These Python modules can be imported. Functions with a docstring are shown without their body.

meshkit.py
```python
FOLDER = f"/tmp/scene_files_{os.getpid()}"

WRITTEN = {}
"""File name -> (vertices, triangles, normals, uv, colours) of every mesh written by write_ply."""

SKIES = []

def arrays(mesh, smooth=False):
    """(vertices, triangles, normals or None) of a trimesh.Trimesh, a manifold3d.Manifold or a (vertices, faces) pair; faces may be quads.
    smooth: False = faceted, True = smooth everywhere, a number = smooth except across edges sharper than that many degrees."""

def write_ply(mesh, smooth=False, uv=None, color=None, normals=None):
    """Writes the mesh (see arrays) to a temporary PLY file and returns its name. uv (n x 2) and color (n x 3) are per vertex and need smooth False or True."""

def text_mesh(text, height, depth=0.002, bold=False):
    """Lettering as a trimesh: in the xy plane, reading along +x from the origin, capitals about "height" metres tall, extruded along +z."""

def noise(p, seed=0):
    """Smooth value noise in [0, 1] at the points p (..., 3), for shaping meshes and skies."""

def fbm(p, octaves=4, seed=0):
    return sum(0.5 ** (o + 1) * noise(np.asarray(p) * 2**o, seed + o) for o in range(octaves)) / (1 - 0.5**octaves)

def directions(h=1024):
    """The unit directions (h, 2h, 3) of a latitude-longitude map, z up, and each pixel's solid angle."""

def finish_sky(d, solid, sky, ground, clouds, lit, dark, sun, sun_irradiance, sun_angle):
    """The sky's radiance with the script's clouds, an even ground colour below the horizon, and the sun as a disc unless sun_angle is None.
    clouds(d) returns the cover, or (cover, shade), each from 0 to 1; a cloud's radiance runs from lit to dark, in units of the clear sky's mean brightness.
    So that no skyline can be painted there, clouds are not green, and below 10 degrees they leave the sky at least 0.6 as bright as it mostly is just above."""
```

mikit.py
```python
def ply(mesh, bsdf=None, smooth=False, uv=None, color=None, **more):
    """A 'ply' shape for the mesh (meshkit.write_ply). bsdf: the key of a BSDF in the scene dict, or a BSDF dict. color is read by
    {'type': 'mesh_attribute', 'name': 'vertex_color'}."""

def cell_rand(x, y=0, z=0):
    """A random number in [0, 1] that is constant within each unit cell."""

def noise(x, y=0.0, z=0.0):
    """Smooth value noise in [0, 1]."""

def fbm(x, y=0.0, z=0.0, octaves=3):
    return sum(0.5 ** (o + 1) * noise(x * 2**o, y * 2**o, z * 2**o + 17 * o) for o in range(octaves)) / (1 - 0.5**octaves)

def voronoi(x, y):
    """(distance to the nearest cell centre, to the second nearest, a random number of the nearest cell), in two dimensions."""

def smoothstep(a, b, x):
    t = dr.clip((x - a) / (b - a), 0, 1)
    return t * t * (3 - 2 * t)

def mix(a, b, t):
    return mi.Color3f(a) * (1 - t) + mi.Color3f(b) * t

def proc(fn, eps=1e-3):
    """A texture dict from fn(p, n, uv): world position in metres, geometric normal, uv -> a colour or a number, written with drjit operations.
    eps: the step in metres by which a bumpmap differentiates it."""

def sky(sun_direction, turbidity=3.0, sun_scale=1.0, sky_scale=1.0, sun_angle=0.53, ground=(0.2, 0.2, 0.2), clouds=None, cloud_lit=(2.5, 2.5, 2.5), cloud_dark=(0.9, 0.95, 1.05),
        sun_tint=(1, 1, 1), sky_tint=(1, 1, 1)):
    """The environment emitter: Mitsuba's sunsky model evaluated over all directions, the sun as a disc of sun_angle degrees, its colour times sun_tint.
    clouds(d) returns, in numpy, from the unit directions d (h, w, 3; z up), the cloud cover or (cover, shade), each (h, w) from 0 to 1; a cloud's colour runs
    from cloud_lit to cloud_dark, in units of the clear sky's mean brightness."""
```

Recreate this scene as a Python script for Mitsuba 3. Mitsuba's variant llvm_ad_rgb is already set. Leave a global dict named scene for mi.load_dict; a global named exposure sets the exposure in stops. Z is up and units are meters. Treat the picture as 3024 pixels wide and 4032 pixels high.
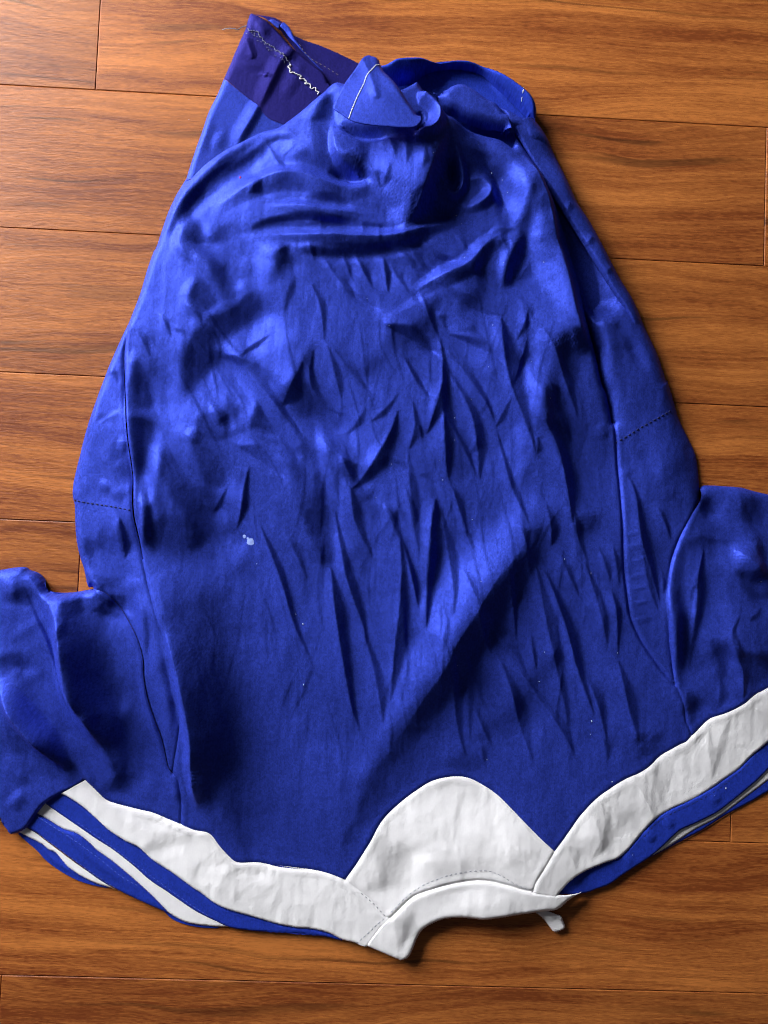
"""A blue satin jersey with white shoulder bands lying crumpled on a wooden plank floor."""
import math
import numpy as np
import drjit as dr
import mitsuba as mi
import mikit
import meshkit
import trimesh
from scipy.ndimage import gaussian_filter
from scipy.spatial import Delaunay, cKDTree
from scipy.interpolate import RBFInterpolator, RegularGridInterpolator
from shapely.geometry import Polygon
from shapely import contains_xy

T = mi.ScalarTransform4f
scene, labels = {}, {}

# ---------------------------------------------------------------- camera and light
CAM = [0.0, 0.0, 0.65712]
scene['camera'] = {'type': 'perspective', 'fov': 53.1100, 'fov_axis': 'x', 'near_clip': 0.02, 'far_clip': 30.0,
                   'to_world': T().look_at(origin=CAM, target=[0.027848, 0.043055, -0.341560], up=[-0.041369, 0.998266, 0.041883])}
exposure = 0.0
# the window of the room: low, at the left and a little towards the top of the picture
AZ, EL, DIST, WW, WH = math.radians(140), math.radians(20.5), 2.1, 0.70, 0.42
WIN = np.array([math.cos(AZ) * math.cos(EL), math.sin(AZ) * math.cos(EL), math.sin(EL)]) * DIST
scene['window_light'] = {'type': 'rectangle', 'to_world': T().look_at(origin=WIN.tolist(), target=[0, 0, 0], up=[0, 0, 1]).scale([WW, WH, 1]),
                         'emitter': {'type': 'area', 'radiance': {'type': 'rgb', 'value': [37, 37.5, 38.5]}}}
labels['window_light'] = {'kind': 'structure'}
scene['room_light'] = {'type': 'constant', 'radiance': {'type': 'rgb', 'value': [0.042, 0.042, 0.046]}}

# ---------------------------------------------------------------- materials
noise, fbm, mix, smoothstep, cell_rand = mikit.noise, mikit.fbm, mikit.mix, mikit.smoothstep, mikit.cell_rand


def cloth_colour(base, amount):
    def fn(p, n, uv):
        x, y = p.x * 1000, p.y * 1000
        g = noise(x * 0.9, y * 0.75) * 0.6 + noise(x * 2.3 + 7, y * 1.5) * 0.4 - 0.5
        rib = dr.sin(x * 3.4 + noise(x * 0.1, y * 0.1) * 6) * 0.10
        soft = fbm(x * 0.02, y * 0.02) - 0.5
        return mi.Color3f(*base) * (1 + amount * (2.2 * g + rib + 0.5 * soft))
    return mikit.proc(fn)


def cloth_bump(p, n, uv):
    x, y = p.x * 1000, p.y * 1000
    return noise(x * 0.55, y * 0.4) * 0.10 + noise(x * 1.6, y * 1.1) * 0.05


def cloth(key, base, amount, rough, sheen, tint, spec=0.4, bump=1.0, metal=0.0):
    scene[key] = {'type': 'twosided', 'bsdf': {'type': 'bumpmap', 'arbitrary': mikit.proc(cloth_bump, eps=3e-4), 'scale': 0.001 * bump,
                  'bsdf': {'type': 'principled', 'base_color': cloth_colour(base, amount), 'roughness': rough, 'specular': spec, 'spec_tint': 0.9, 'metallic': metal, 'sheen': sheen, 'sheen_tint': tint}}}


cloth('blue', (0.0195, 0.0355, 0.270), 0.36, 0.53, 0.4, 1.0, 0.22, 0.8, 0.28)
cloth('dblue', (0.013, 0.030, 0.27), 0.30, 0.62, 0.4, 1.0, 0.2)
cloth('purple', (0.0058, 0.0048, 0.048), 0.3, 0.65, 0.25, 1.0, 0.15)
cloth('white', (0.80, 0.785, 0.79), 0.03, 0.36, 0.2, 0.2, 0.5, 0.7)
for key, col, r in (('thread_white', (0.75, 0.74, 0.68), .5), ('thread_grey', (0.17, 0.18, 0.24), .5), ('thread_tan', (0.25, 0.20, 0.16), .6), ('thread_navy', (0.006, 0.008, 0.05), .7),
                    ('thread_blue', (0.12, 0.17, 0.55), .6), ('lint_white', (0.58, 0.62, 0.74), .8), ('lint_red', (0.6, 0.02, 0.03), .8), ('stain_white', (0.20, 0.27, 0.58), .8), ('dark_joint', (0.012, 0.008, 0.006), .9)):
    scene[key] = {'type': 'twosided', 'bsdf': {'type': 'principled', 'base_color': {'type': 'rgb', 'value': list(col)}, 'roughness': r, 'specular': 0.3}}

PLANK, Y0 = 0.125, 0.00891
PLANK_ROWS = [(-10, []), (-9, []), (-8, []), (-7, []), (-6, []), (-5, []), (-4, [-0.2811]), (-3, []), (-2, [0.3249]), (-1, [-0.2369]), (0, []), (1, []), (2, [0.3442]), (3, [-0.2464]), (4, []), (5, []), (6, []), (7, []), (8, []), (9, []), (10, [])]


def wood_fields(p):
    row = dr.floor((p.y - Y0) / PLANK)
    seed = row * 7.31
    for r, cuts in PLANK_ROWS:
        for c in cuts:
            seed = seed + dr.select((dr.abs(row - r) < 0.5) & (p.x > c), 3.7, 0.0)
    v = (p.y - Y0) / PLANK - row
    x, y = p.x * 1000, p.y * 1000
    warp = (fbm(x * 0.006 + seed * 5, y * 0.016 + seed) - 0.5) * 34 + (noise(x * 0.0022 + seed, seed * 3) - 0.5) * 40
    w = y + warp
    return x, y, w, seed, v


def wood_colour(p, n, uv):
    x, y, w, seed, v = wood_fields(p)
    band = fbm(x * 0.0035 + seed * 3.1, w * 0.065 + seed * 11, octaves=4)
    fine = noise(x * 0.016 + seed, w * 0.55 + seed * 7) * 0.6 + noise(x * 0.05 + 3, w * 1.4 + seed) * 0.4
    fibre = noise(x * 0.16 + seed, y * 1.6 + warp_small(x, y)) * 0.5 + noise(x * 0.34, y * 2.1 + seed * 2) * 0.5
    line = smoothstep(0.74, 0.95, noise(x * 0.0055 + seed * 2.3, w * 0.24 + seed * 5)) * smoothstep(0.25, 0.7, noise(x * 0.02 + seed * 9, w * 0.1))
    cloud = fbm(x * 0.009 + seed * 2, y * 0.022 + seed * 4) - 0.5
    t = dr.clip(0.5 + (band - 0.5) * 1.25 + (fine - 0.5) * 0.60 + (fibre - 0.5) * 0.70 + cloud * 0.5, 0, 1)
    c = mix((0.162, 0.036, 0.0072), (0.455, 0.148, 0.031), t)
    tone = 0.87 + 0.24 * cell_rand(seed * 100)
    return c * tone * (1 - 0.5 * line)


def warp_small(x, y):
    return (noise(x * 0.05, y * 0.12) - 0.5) * 5


def wood_bump(p, n, uv):
    x, y, w, seed, v = wood_fields(p)
    return noise(x * 0.12 + seed, y * 1.1 + warp_small(x, y)) * 0.10 + noise(x * 0.30, y * 1.9) * 0.06 + noise(x * 0.02 + seed, w * 0.5) * 0.05


scene['wood'] = {'type': 'bumpmap', 'arbitrary': mikit.proc(wood_bump, eps=3e-4), 'scale': 0.001,
                 'bsdf': {'type': 'principled', 'base_color': mikit.proc(wood_colour), 'roughness': 0.50, 'specular': 0.32}}

# ---------------------------------------------------------------- floor
scene['floor'] = mikit.ply(trimesh.creation.box(bounds=[[-1.6, -1.6, -0.03], [1.6, 1.6, -0.0042]]), 'dark_joint')
labels['floor'] = {'kind': 'structure', 'label': 'orange brown wooden plank floor with thin dark joints'}


def plank_mesh(x0, x1, y0, y1, top=0.0, bevel=0.0006, depth=0.004):
    v, b = [], bevel
    for (dx, z) in ((0, top - depth), (0, top - b * .7), (b, top)):
        v += [(x0 + dx, y0 + dx, z), (x1 - dx, y0 + dx, z), (x1 - dx, y1 - dx, z), (x0 + dx, y1 - dx, z)]
    f = []
    for l in (0, 4):
        for i in range(4):
            j = (i + 1) % 4
            f += [(l + i, l + j, l + j + 4), (l + i, l + j + 4, l + i + 4)]
    f += [(8, 9, 10), (8, 10, 11)]
    return trimesh.Trimesh(v, f, process=False)


n_plank, gap = 0, 0.00022
for row, cuts in PLANK_ROWS:
    xs = [-1.5] + cuts + [1.5]
    for x0, x1 in zip(xs[:-1], xs[1:]):
        key = 'floor__plank' + ('_%03d' % n_plank if n_plank else '')
        n_plank += 1
        y0 = Y0 + row * PLANK
        scene[key] = mikit.ply(plank_mesh(x0 + gap, x1 - gap, y0 + gap, y0 + PLANK - gap), 'wood')

# ---------------------------------------------------------------- the jersey: measured folds, in millimetres on the floor
BASE = np.array([[-116,453,4],[-137,386,3],[-152,303,4],[-101,332,8],[-68,387,8],[-47,363,16],[-76,317,16.5],[-122,288,14],[-151,235,13],[-182,211,9],[-182,155,11],[-203,99,9],[-228,36,5],[-216,60,8],[-186,22,14],[2,411,21.3],[-23,366,20.3],[5,359,21.8],[14,331,22.7],[-45,330,18.9],[-82,272,17.4],[-126,220,14],[52,358,21.3],[73,316,18.4],[104,338,17.9],[126,303,17.4],[136,370,16],[71,408,14],[111,394,14],[16,277,18.4],[-42,254,17.4],[-79,202,15],[37,243,17.4],[96,246,17.4],[148,217,17.0],[175,115,16.5],[186,37,15],[119,152,16.5],[41,148,16.2],[-37,144,16.2],[-115,141,14],[-152,101,12],[-34,67,14],[44,70,15],[122,73,15],[-109,25,13],[-31,-11,11],[48,-27,12],[125,-4,12],[197,-41,12],[214,78,9],[238,158,14],[261,80,12],[252,0,10],[284,82,4],[217,197,14],[196,252,14],[-150,-92,12],[-104,-91,9],[-64,-128,9],[13,-125,8],[91,-123,7],[168,-100,10],[228,-118,9],[-138,-187,9],[-92,-205,8],[-22,-222,8],[55,-200,8],[133,-217,8],[210,-196,8],[-275,-59,8],[-255,-134,8],[-295,-98,8],[-291,-174,7],[-211,-94,10],[-215,-171,8],[-178,-151,8],[-168,-215,6],[-266,-218,6],[-207,-45,6],[-242,-46,5],[-212,-247,6],[-135,-256,6],[-76,-300,5],[-18,-317,5],[37,-257,10],[79,-236,12],[114,-254,12],[20,-308,7],[58,-297,11],[96,-285,12],[154,-283,12],[174,-291,10],[285,-18,8],[326,43,4],[324,-36,10],[287,-96,8],[326,-95,9],[268,-155,8],[231,-214,7],[192,-253,8],[329,-154,6],[272,-234,4],[310,63,3],[352,-212,3]], float)
FOLDS = [([[-201.9,176.3],[-202.0,154.2],[-199.9,115.4],[-194.6,77.0],[-189.8,45.2],[-184.6,7.1]],5,4,13,'s',0.25),
([[-170.1,80.7],[-171.5,58.8],[-172.4,39.5],[-169.3,16.7],[-169.4,-16.4]],3,6,9,'s',0.25),
([[-183.9,41.6],[-179.9,20.0],[-179.5,-11.8]],4,5,8,'s',0.25),
([[-78.1,254.2],[-81.9,235.1],[-93.3,215.6]],4,20,16,'s',0.25),
([[-156.6,250.1],[-141.8,232.0],[-128.9,218.5],[-122.3,209.5]],3,10,10,'s',0.25),
([[-144.3,219.3],[-152.1,206.4],[-151.3,192.4],[-136.1,179.1]],2.5,10,10,'s',0.25),
([[164.9,187.9],[154.7,161.5],[144.9,125.0],[142.0,93.7],[141.2,70.3]],5,22,16,'s',0.25),
([[153.0,52.5],[148.3,36.7],[139.7,19.5],[131.3,-1.6],[116.3,-20.2],[101.6,-45.2],[94.4,-58.3],[82.2,-79.2],[72.7,-101.2],[55.8,-128.5],[43.8,-150.4],[24.5,-177.4]],8,50,26,'m',0.25),
([[-166.3,-58.2],[-151.5,-89.3],[-141.1,-119.3],[-134.8,-144.2],[-130.7,-169.2],[-130.7,-194.1],[-126.0,-218.9],[-117.7,-233.6]],13,11,60,'m',0.25),
([[-131.9,-3.7],[-106.4,-16.1],[-86.6,-32.5]],4,20,20,'s',0.25),
([[-128.9,-185.4],[-129.1,-206.6],[-124.3,-226.2]],4,6,14,'s',0.25),
([[-140.8,92.3],[-144.2,84.4],[-147.7,79.1]],2,8,10,'s',0.25),
([[-122.7,154.0],[-104.9,143.2],[-86.0,124.5],[-69.8,105.8],[-53.6,89.7]],3,16,9,'c',0.25),
([[-102.5,92.7],[-84.4,88.3],[-66.1,82.7]],2,7,6,'s',0.25),
([[-131.5,112.1],[-120.5,95.8],[-117.8,93.3]],3,6,12,'s',0.25),
([[-105.6,77.1],[-89.8,67.5],[-67.4,54.3]],1.6,9,9,'c',0.25),
([[-95.9,62.0],[-99.6,45.2],[-101.8,25.8],[-105.4,7.8]],2.6,14,5,'c',0.25),
([[-174.8,184.1],[-170.5,175.2],[-166.2,166.3]],1.8,6,3.5,'c',0.25),
([[-162.8,173.6],[-152.1,165.0]],1.5,6,3.5,'c',0.25),
([[-152.9,192.4],[-140.0,179.3]],1.8,7,4,'c',0.25),
([[-114.2,44.5],[-121.1,30.2],[-125.8,22.3]],1.6,9,4,'c',0.25),
([[-201.3,176.3],[-190.3,162.5],[-183.3,149.9]],1.5,6,5,'c',0.25),
([[-201.4,15.3],[-197.9,-2.3],[-195.7,-19.9]],3,9,5,'c',0.25),
([[-216.9,136.6],[-208.7,126.6]],1.5,4,4,'c',0.25),
([[-223.3,91.2],[-212.3,98.1],[-203.7,103.6]],-1.5,5,5,'c',0.25),
([[-221.2,75.8],[-213.8,56.9],[-202.7,38.2]],1.6,9,9,'s',0.25),
([[-201.3,83.2],[-201.5,63.9]],2,7,6,'s',0.25),
([[-218.3,46.5],[-211.3,34.0]],1.4,6,6,'s',0.25),
([[-234.7,47.1],[-230.0,30.7]],1,5,5,'s',0.25),
([[-116.9,179.1],[-107.9,153.4],[-115.3,145.3]],1.2,9,9,'s',0.25),
([[-83.2,174.2],[-100.7,162.9],[-107.9,152.1]],1.6,6,4,'c',0.25),
([[-55.1,150.7],[-65.6,126.8],[-71.5,114.8]],1.8,12,10,'c',0.25),
([[1.2,315.1],[-17.5,300.8],[-34.1,299.9],[-59.9,303.3],[-82.9,304.5]],0,10,10,'s',0.25),
([[1.2,315.0],[-11.2,301.1],[-35.9,301.7],[-62.0,308.9],[-84.0,309.0],[-101.8,302.7],[-126.7,286.9],[-141.5,275.6]],7,12,15,'m',0.25),
([[8.1,274.3],[-15.4,278.4],[-41.3,279.0],[-73.8,282.5],[-95.5,279.4]],4.5,9,10,'m',0.25),
([[-1.9,263.3],[-28.0,268.5],[-53.9,271.1],[-79.6,269.7],[-105.1,264.4]],-2.5,6,7,'m',0.25),
([[83.0,285.3],[63.9,276.9],[38.3,268.2],[19.2,259.9],[-6.7,257.9],[-32.5,257.9],[-58.3,257.8],[-84.1,257.8],[-109.6,255.2]],6.5,10,9,'m',0.25),
([[76.9,277.6],[51.5,263.6],[22.2,249.5],[-6.1,244.8],[-44.7,241.5],[-70.5,242.8]],-2.5,7,7,'s',0.25),
([[24.1,265.4],[13.8,265.6],[-7.1,267.6],[-33.0,270.6],[-58.8,269.2]],-2.5,5,6,'s',0.25),
([[122.2,274.4],[107.5,267.8],[96.0,259.3],[79.7,240.0],[50.4,224.0],[31.4,211.3]],7,11,12,'m',0.25),
([[71.6,247.5],[52.5,236.0],[36.4,216.8]],-2,10,8,'s',0.25),
([[-83.6,355.4],[-98.1,334.7],[-116.7,319.1],[-136.6,304.8],[-154.8,285.4],[-167.7,262.4],[-178.2,242.3]],-6,9,14,'s',0.25),
([[-88.7,353.8],[-103.8,346.3],[-121.3,334.7],[-138.6,320.5],[-150.9,308.0],[-162.8,291.5],[-170.8,271.4],[-177.4,251.5]],6,8,10,'s',0.25),
([[-157.0,277.4],[-160.0,260.2],[-161.7,244.4],[-144.2,227.1]],6,10,20,'s',0.25),
([[-96.7,304.3],[-104.1,297.3],[-107.7,291.9]],1.5,8,8,'c',0.25),
([[-94.4,338.9],[-87.4,326.0],[-77.9,315.9]],1.4,5,5,'c',0.25),
([[-93.3,341.6],[-75.1,341.3],[-56.6,333.0]],1.2,5,5,'c',0.25),
([[-151.5,245.0],[-135.6,258.9],[-125.6,264.6]],1.5,12,12,'s',0.25),
([[-71.7,352.1],[-82.2,326.3],[-50.0,329.4],[-30.6,330.5]],-1.5,14,14,'s',0.25),
([[-42.2,388.4],[-38.8,369.9],[-36.4,343.4]],-5,22,8,'s',0.25),
([[-38.1,362.0],[-37.3,340.6],[-31.8,324.2],[-18.0,312.9],[-4.9,308.7]],7,6,30,'m',0.25),
([[-43.7,316.3],[-21.7,309.0],[-8.6,304.9]],-5,12,9,'m',0.25),
([[-38.8,358.4],[-19.3,347.0],[-0.1,343.9],[20.5,342.1]],-7,7,9,'m',0.25),
([[58.7,358.0],[52.2,336.1],[45.6,316.4],[38.4,292.8],[30.2,275.2],[19.0,263.2]],11,55,12,'m',0.25),
([[30.6,382.5],[39.1,378.3],[48.5,369.4],[50.9,360.0],[48.3,350.3],[40.9,344.5],[28.2,341.9]],9,10,7,'M',0.25),
([[32.1,353.5],[35.4,350.7],[38.7,349.1]],-11,6,6,'m',0.25),
([[34.7,365.0],[33.8,356.6],[32.3,349.4]],-7,5,5,'m',0.25),
([[7.5,345.6],[14.9,324.3]],1.5,5,5,'c',0.25),
([[22.9,344.0],[24.3,316.4]],1.6,5,5,'c',0.25),
([[-5.2,314.8],[4.5,299.5]],2,4,4,'c',0.25),
([[1.1,345.2],[-10.0,337.4]],1.3,5,5,'c',0.25),
([[39.0,330.5],[37.4,311.0]],1.5,5,5,'c',0.25),
([[11.3,318.1],[4.4,300.7]],1.5,4,5,'c',0.25),
([[54.8,336.2],[53.9,318.0],[58.4,306.1],[65.8,300.4],[72.6,306.9],[73.2,319.1],[67.0,336.9],[60.9,353.4]],5,6,6,'m',0.25),
([[62.0,334.2],[63.5,318.6],[64.7,305.2]],-7,4.5,4.5,'m',0.25),
([[76.5,307.1],[82.5,314.7],[90.2,315.8],[97.8,309.5],[95.1,299.5],[83.9,291.6],[69.7,289.6]],5,9,8,'m',0.25),
([[48.5,298.2],[54.3,286.3],[68.5,288.3]],-5,9,9,'m',0.25),
([[93.2,331.1],[104.4,317.2],[109.3,302.7],[107.7,286.7]],-6,11,10,'m',0.25),
([[79.7,340.0],[99.0,341.1],[116.4,332.4],[125.3,315.9],[127.9,297.6],[124.6,278.9],[121.7,271.2]],5,11,14,'s',0.25),
([[124.6,278.9],[119.6,255.2],[115.0,239.2],[110.4,218.0]],5,12,14,'s',0.25),
([[106.2,266.4],[114.5,253.6]],2,5,4,'c',0.25),
([[111.2,273.2],[120.4,272.5]],-2,4,4,'c',0.25),
([[128.1,275.4],[144.6,253.9],[157.8,246.6]],1.5,9,9,'s',0.25),
([[147.9,292.5],[153.1,274.2],[157.4,258.5]],5,30,10,'s',0.25),
([[71.0,264.6],[79.2,254.5]],1.3,6,4,'c',0.25),
([[42.7,256.5],[56.1,244.0],[74.4,243.7]],1.5,8,6,'c',0.25),
([[24.9,245.1],[33.1,236.3],[43.7,230.3]],2.2,8,4,'c',0.25),
([[31.2,250.7],[39.4,239.2],[50.0,233.2]],1.6,6,5,'c',0.25),
([[8.2,242.9],[10.7,228.6],[13.9,213.2]],2.4,6,5,'c',0.25),
([[-13.8,241.8],[-6.7,227.7],[0.2,217.6]],2.4,7,5,'c',0.25),
([[-25.4,242.5],[-18.2,224.5]],1.6,6,4,'c',0.25),
([[14.9,236.7],[20.5,226.5],[31.3,214.0]],1.6,6,5,'c',0.25),
([[-40.7,239.1],[-31.1,223.8],[-13.6,206.4]],1.6,6,6,'c',0.25),
([[-54.1,250.2],[-49.7,237.3]],1.4,5,4,'c',0.25),
([[134.3,246.7],[124.3,231.7]],1.4,8,8,'c',0.25),
([[-46.1,276.0],[-44.1,257.3]],0.8,4,4,'c',0.25),
([[3.1,272.5],[5.1,254.6]],0.9,4,4,'c',0.25),
([[-10.5,273.0],[-9.1,255.1]],0.8,4,4,'c',0.25),
([[29.9,280.1],[40.6,299.0]],1,6,6,'c',0.25),
([[-46.6,164.2],[-49.4,140.7],[-44.9,125.3],[-32.8,112.9],[-19.7,107.1]],2,10,5,'c',0.25),
([[-33.1,164.8],[-16.2,144.8],[0.6,128.7]],2.2,6,5,'c',0.25),
([[-35.1,166.0],[-29.0,144.2],[-21.5,119.9]],1.4,6,6,'c',0.25),
([[30.5,156.1],[39.5,139.6],[50.3,127.7]],2.8,9,4,'c',0.25),
([[58.8,177.1],[62.2,156.3],[61.1,132.8],[50.9,94.7]],2.6,9,8,'c',0.25),
([[62.3,153.7],[64.3,116.0],[67.4,77.3],[71.7,55.6]],2,10,9,'c',0.25),
([[66.3,151.3],[87.0,115.8],[94.6,85.0],[97.5,57.9]],2,7,9,'c',0.25),
([[62.4,169.4],[82.0,146.8],[99.7,124.2],[109.4,106.4]],2.4,14,6,'c',0.25),
([[66.5,180.1],[87.6,171.9],[100.9,164.7],[112.3,155.4]],2,10,6,'c',0.25),
([[121.0,129.0],[114.3,115.7],[109.5,103.8]],1.6,5,5,'c',0.25),
([[109.5,103.8],[116.8,79.5],[124.1,53.9],[139.4,22.3]],2,12,5,'c',0.25),
([[110.2,196.6],[112.4,170.5],[120.7,135.6],[129.9,115.1],[143.3,81.9]],2.2,6,14,'c',0.25),
([[132.9,204.3],[128.8,189.7],[123.3,176.9]],2,8,4,'c',0.25),
([[132.4,179.3],[127.2,156.8],[121.9,138.9]],2.2,9,5,'c',0.25),
([[129.4,209.4],[136.4,196.6]],1.4,4,5,'c',0.25),
([[140.6,187.6],[148.2,152.5]],1.2,8,8,'s',0.25),
([[11.9,184.0],[35.6,174.0],[54.1,165.1]],2.6,6,9,'c',0.25),
([[-50.8,216.2],[-42.9,198.3],[-37.7,167.2]],1.4,6,5,'c',0.25),
([[26.3,114.3],[18.8,92.0],[3.9,64.2],[-9.4,45.7]],2.6,16,11,'c',0.25),
([[26.4,128.6],[14.7,113.8],[2.3,102.2]],1.6,5,4,'c',0.25),
([[37.6,122.6],[40.4,100.7],[36.6,81.1]],1.8,5,6,'c',0.25),
([[44.2,102.2],[47.3,88.7]],2,4,3,'c',0.25),
([[-19.5,72.2],[-11.1,55.9],[-0.4,44.8]],2,12,8,'c',0.25),
([[60.0,40.9],[58.7,24.1],[57.5,6.2]],2,5,6,'c',0.25),
([[73.8,51.8],[80.9,32.8],[89.5,10.0]],2,9,6,'c',0.25),
([[18.9,73.9],[37.3,62.5]],1.2,6,4,'c',0.25),
([[65.8,112.2],[84.3,81.9],[96.2,57.9]],1.8,7,4,'c',0.25),
([[-57.3,59.0],[-41.0,36.7],[-31.5,23.0],[-20.4,3.0]],4,16,14,'s',0.25),
([[26.1,217.5],[39.6,205.0]],1,5,5,'c',0.25),
([[57.1,223.0],[73.3,209.3],[93.2,199.7],[110.2,197.3]],1.4,8,8,'c',0.25),
([[41.9,211.7],[52.0,187.2],[58.8,177.1]],1.6,7,6,'c',0.25),
([[-25.6,214.9],[-10.9,205.1],[4.8,198.7]],1.2,7,6,'c',0.25),
([[55.6,195.3],[65.1,183.9]],1.8,6,5,'c',0.25),
([[79.4,184.6],[95.2,178.8]],1,5,5,'c',0.25),
([[149.4,116.0],[154.9,105.8],[163.0,94.5]],3,10,8,'c',0.25),
([[152.5,142.3],[159.5,126.9]],2,8,6,'c',0.25),
([[-41.8,113.8],[-37.3,98.5],[-31.1,73.0],[-21.5,28.5]],2.4,10,9,'s',0.25),
([[-0.8,115.7],[-9.2,101.1],[-17.8,91.6]],1.2,6,5,'c',0.25),
([[94.2,95.3],[88.3,78.2]],1,5,5,'c',0.25),
([[35.3,82.4],[39.4,43.9],[45.5,18.5]],1.2,8,8,'c',0.25),
([[19.3,32.8],[28.8,17.8]],1.8,6,5,'c',0.25),
([[46.4,60.9],[60.9,52.5]],1,5,4,'c',0.25),
([[152.0,157.9],[145.2,126.2],[142.1,100.0]],2,10,10,'s',0.25),
([[124.4,339.2],[144.0,301.6],[154.3,264.9],[163.8,233.6],[172.0,201.1],[184.8,166.3]],11,50,13,'M',0.25),
([[-24.9,-19.5],[-18.1,-64.3],[-3.8,-130.4],[6.1,-158.1]],4,14,9,'c',0.25),
([[-85.9,13.6],[-66.5,-31.7],[-52.3,-71.3],[-36.6,-101.2]],2.8,14,5,'c',0.25),
([[-24.1,29.6],[-12.1,-25.8],[5.2,-71.1],[7.0,-86.3]],2.6,12,7,'c',0.25),
([[31.6,14.5],[34.5,-33.6],[31.0,-91.1],[29.6,-129.2]],2.6,14,10,'c',0.25),
([[33.2,8.8],[49.7,-51.2]],2,7,5,'c',0.25),
([[61.1,41.0],[57.7,-9.5],[56.7,-69.2]],2.6,11,10,'c',0.25),
([[64.8,35.3],[76.6,-22.3],[78.9,-56.9]],2,9,7,'c',0.25),
([[5.3,-73.0],[16.4,-110.7],[24.1,-148.4]],2,10,8,'c',0.25),
([[56.1,-69.2],[66.3,-98.5]],1.3,7,5,'c',0.25),
([[18.4,31.4],[31.0,6.8]],1.6,6,6,'c',0.25),
([[35.1,49.6],[49.0,-9.9]],1.4,7,6,'c',0.25),
([[-11.3,47.6],[-6.3,18.8],[10.4,-11.4]],1.8,9,8,'c',0.25),
([[-61.4,3.0],[-44.5,-30.9]],1.4,8,6,'c',0.25),
([[34.9,-43.2],[40.7,-92.7]],1,7,6,'s',0.25),
([[-46.1,5.6],[-29.7,-18.8]],1.5,8,8,'s',0.25),
([[-93.9,1.7],[-105.8,-29.4]],1,10,10,'s',0.25),
([[-59.8,-73.5],[-63.3,-123.0],[-67.2,-160.8]],1.2,14,12,'s',0.25),
([[-19.5,-121.5],[-24.7,-178.3]],1,14,12,'s',0.25),
([[23.7,-148.4],[36.6,-183.9]],0.9,10,8,'s',0.25),
([[-89.0,-101.2],[-75.7,-142.3]],1,15,15,'s',0.25),
([[58.6,35.6],[55.5,-18.7],[56.7,-68.7]],2,10,7,'c',0.25),
([[38.1,-4.0],[50.3,-52.3]],1.6,8,5,'c',0.25),
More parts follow.
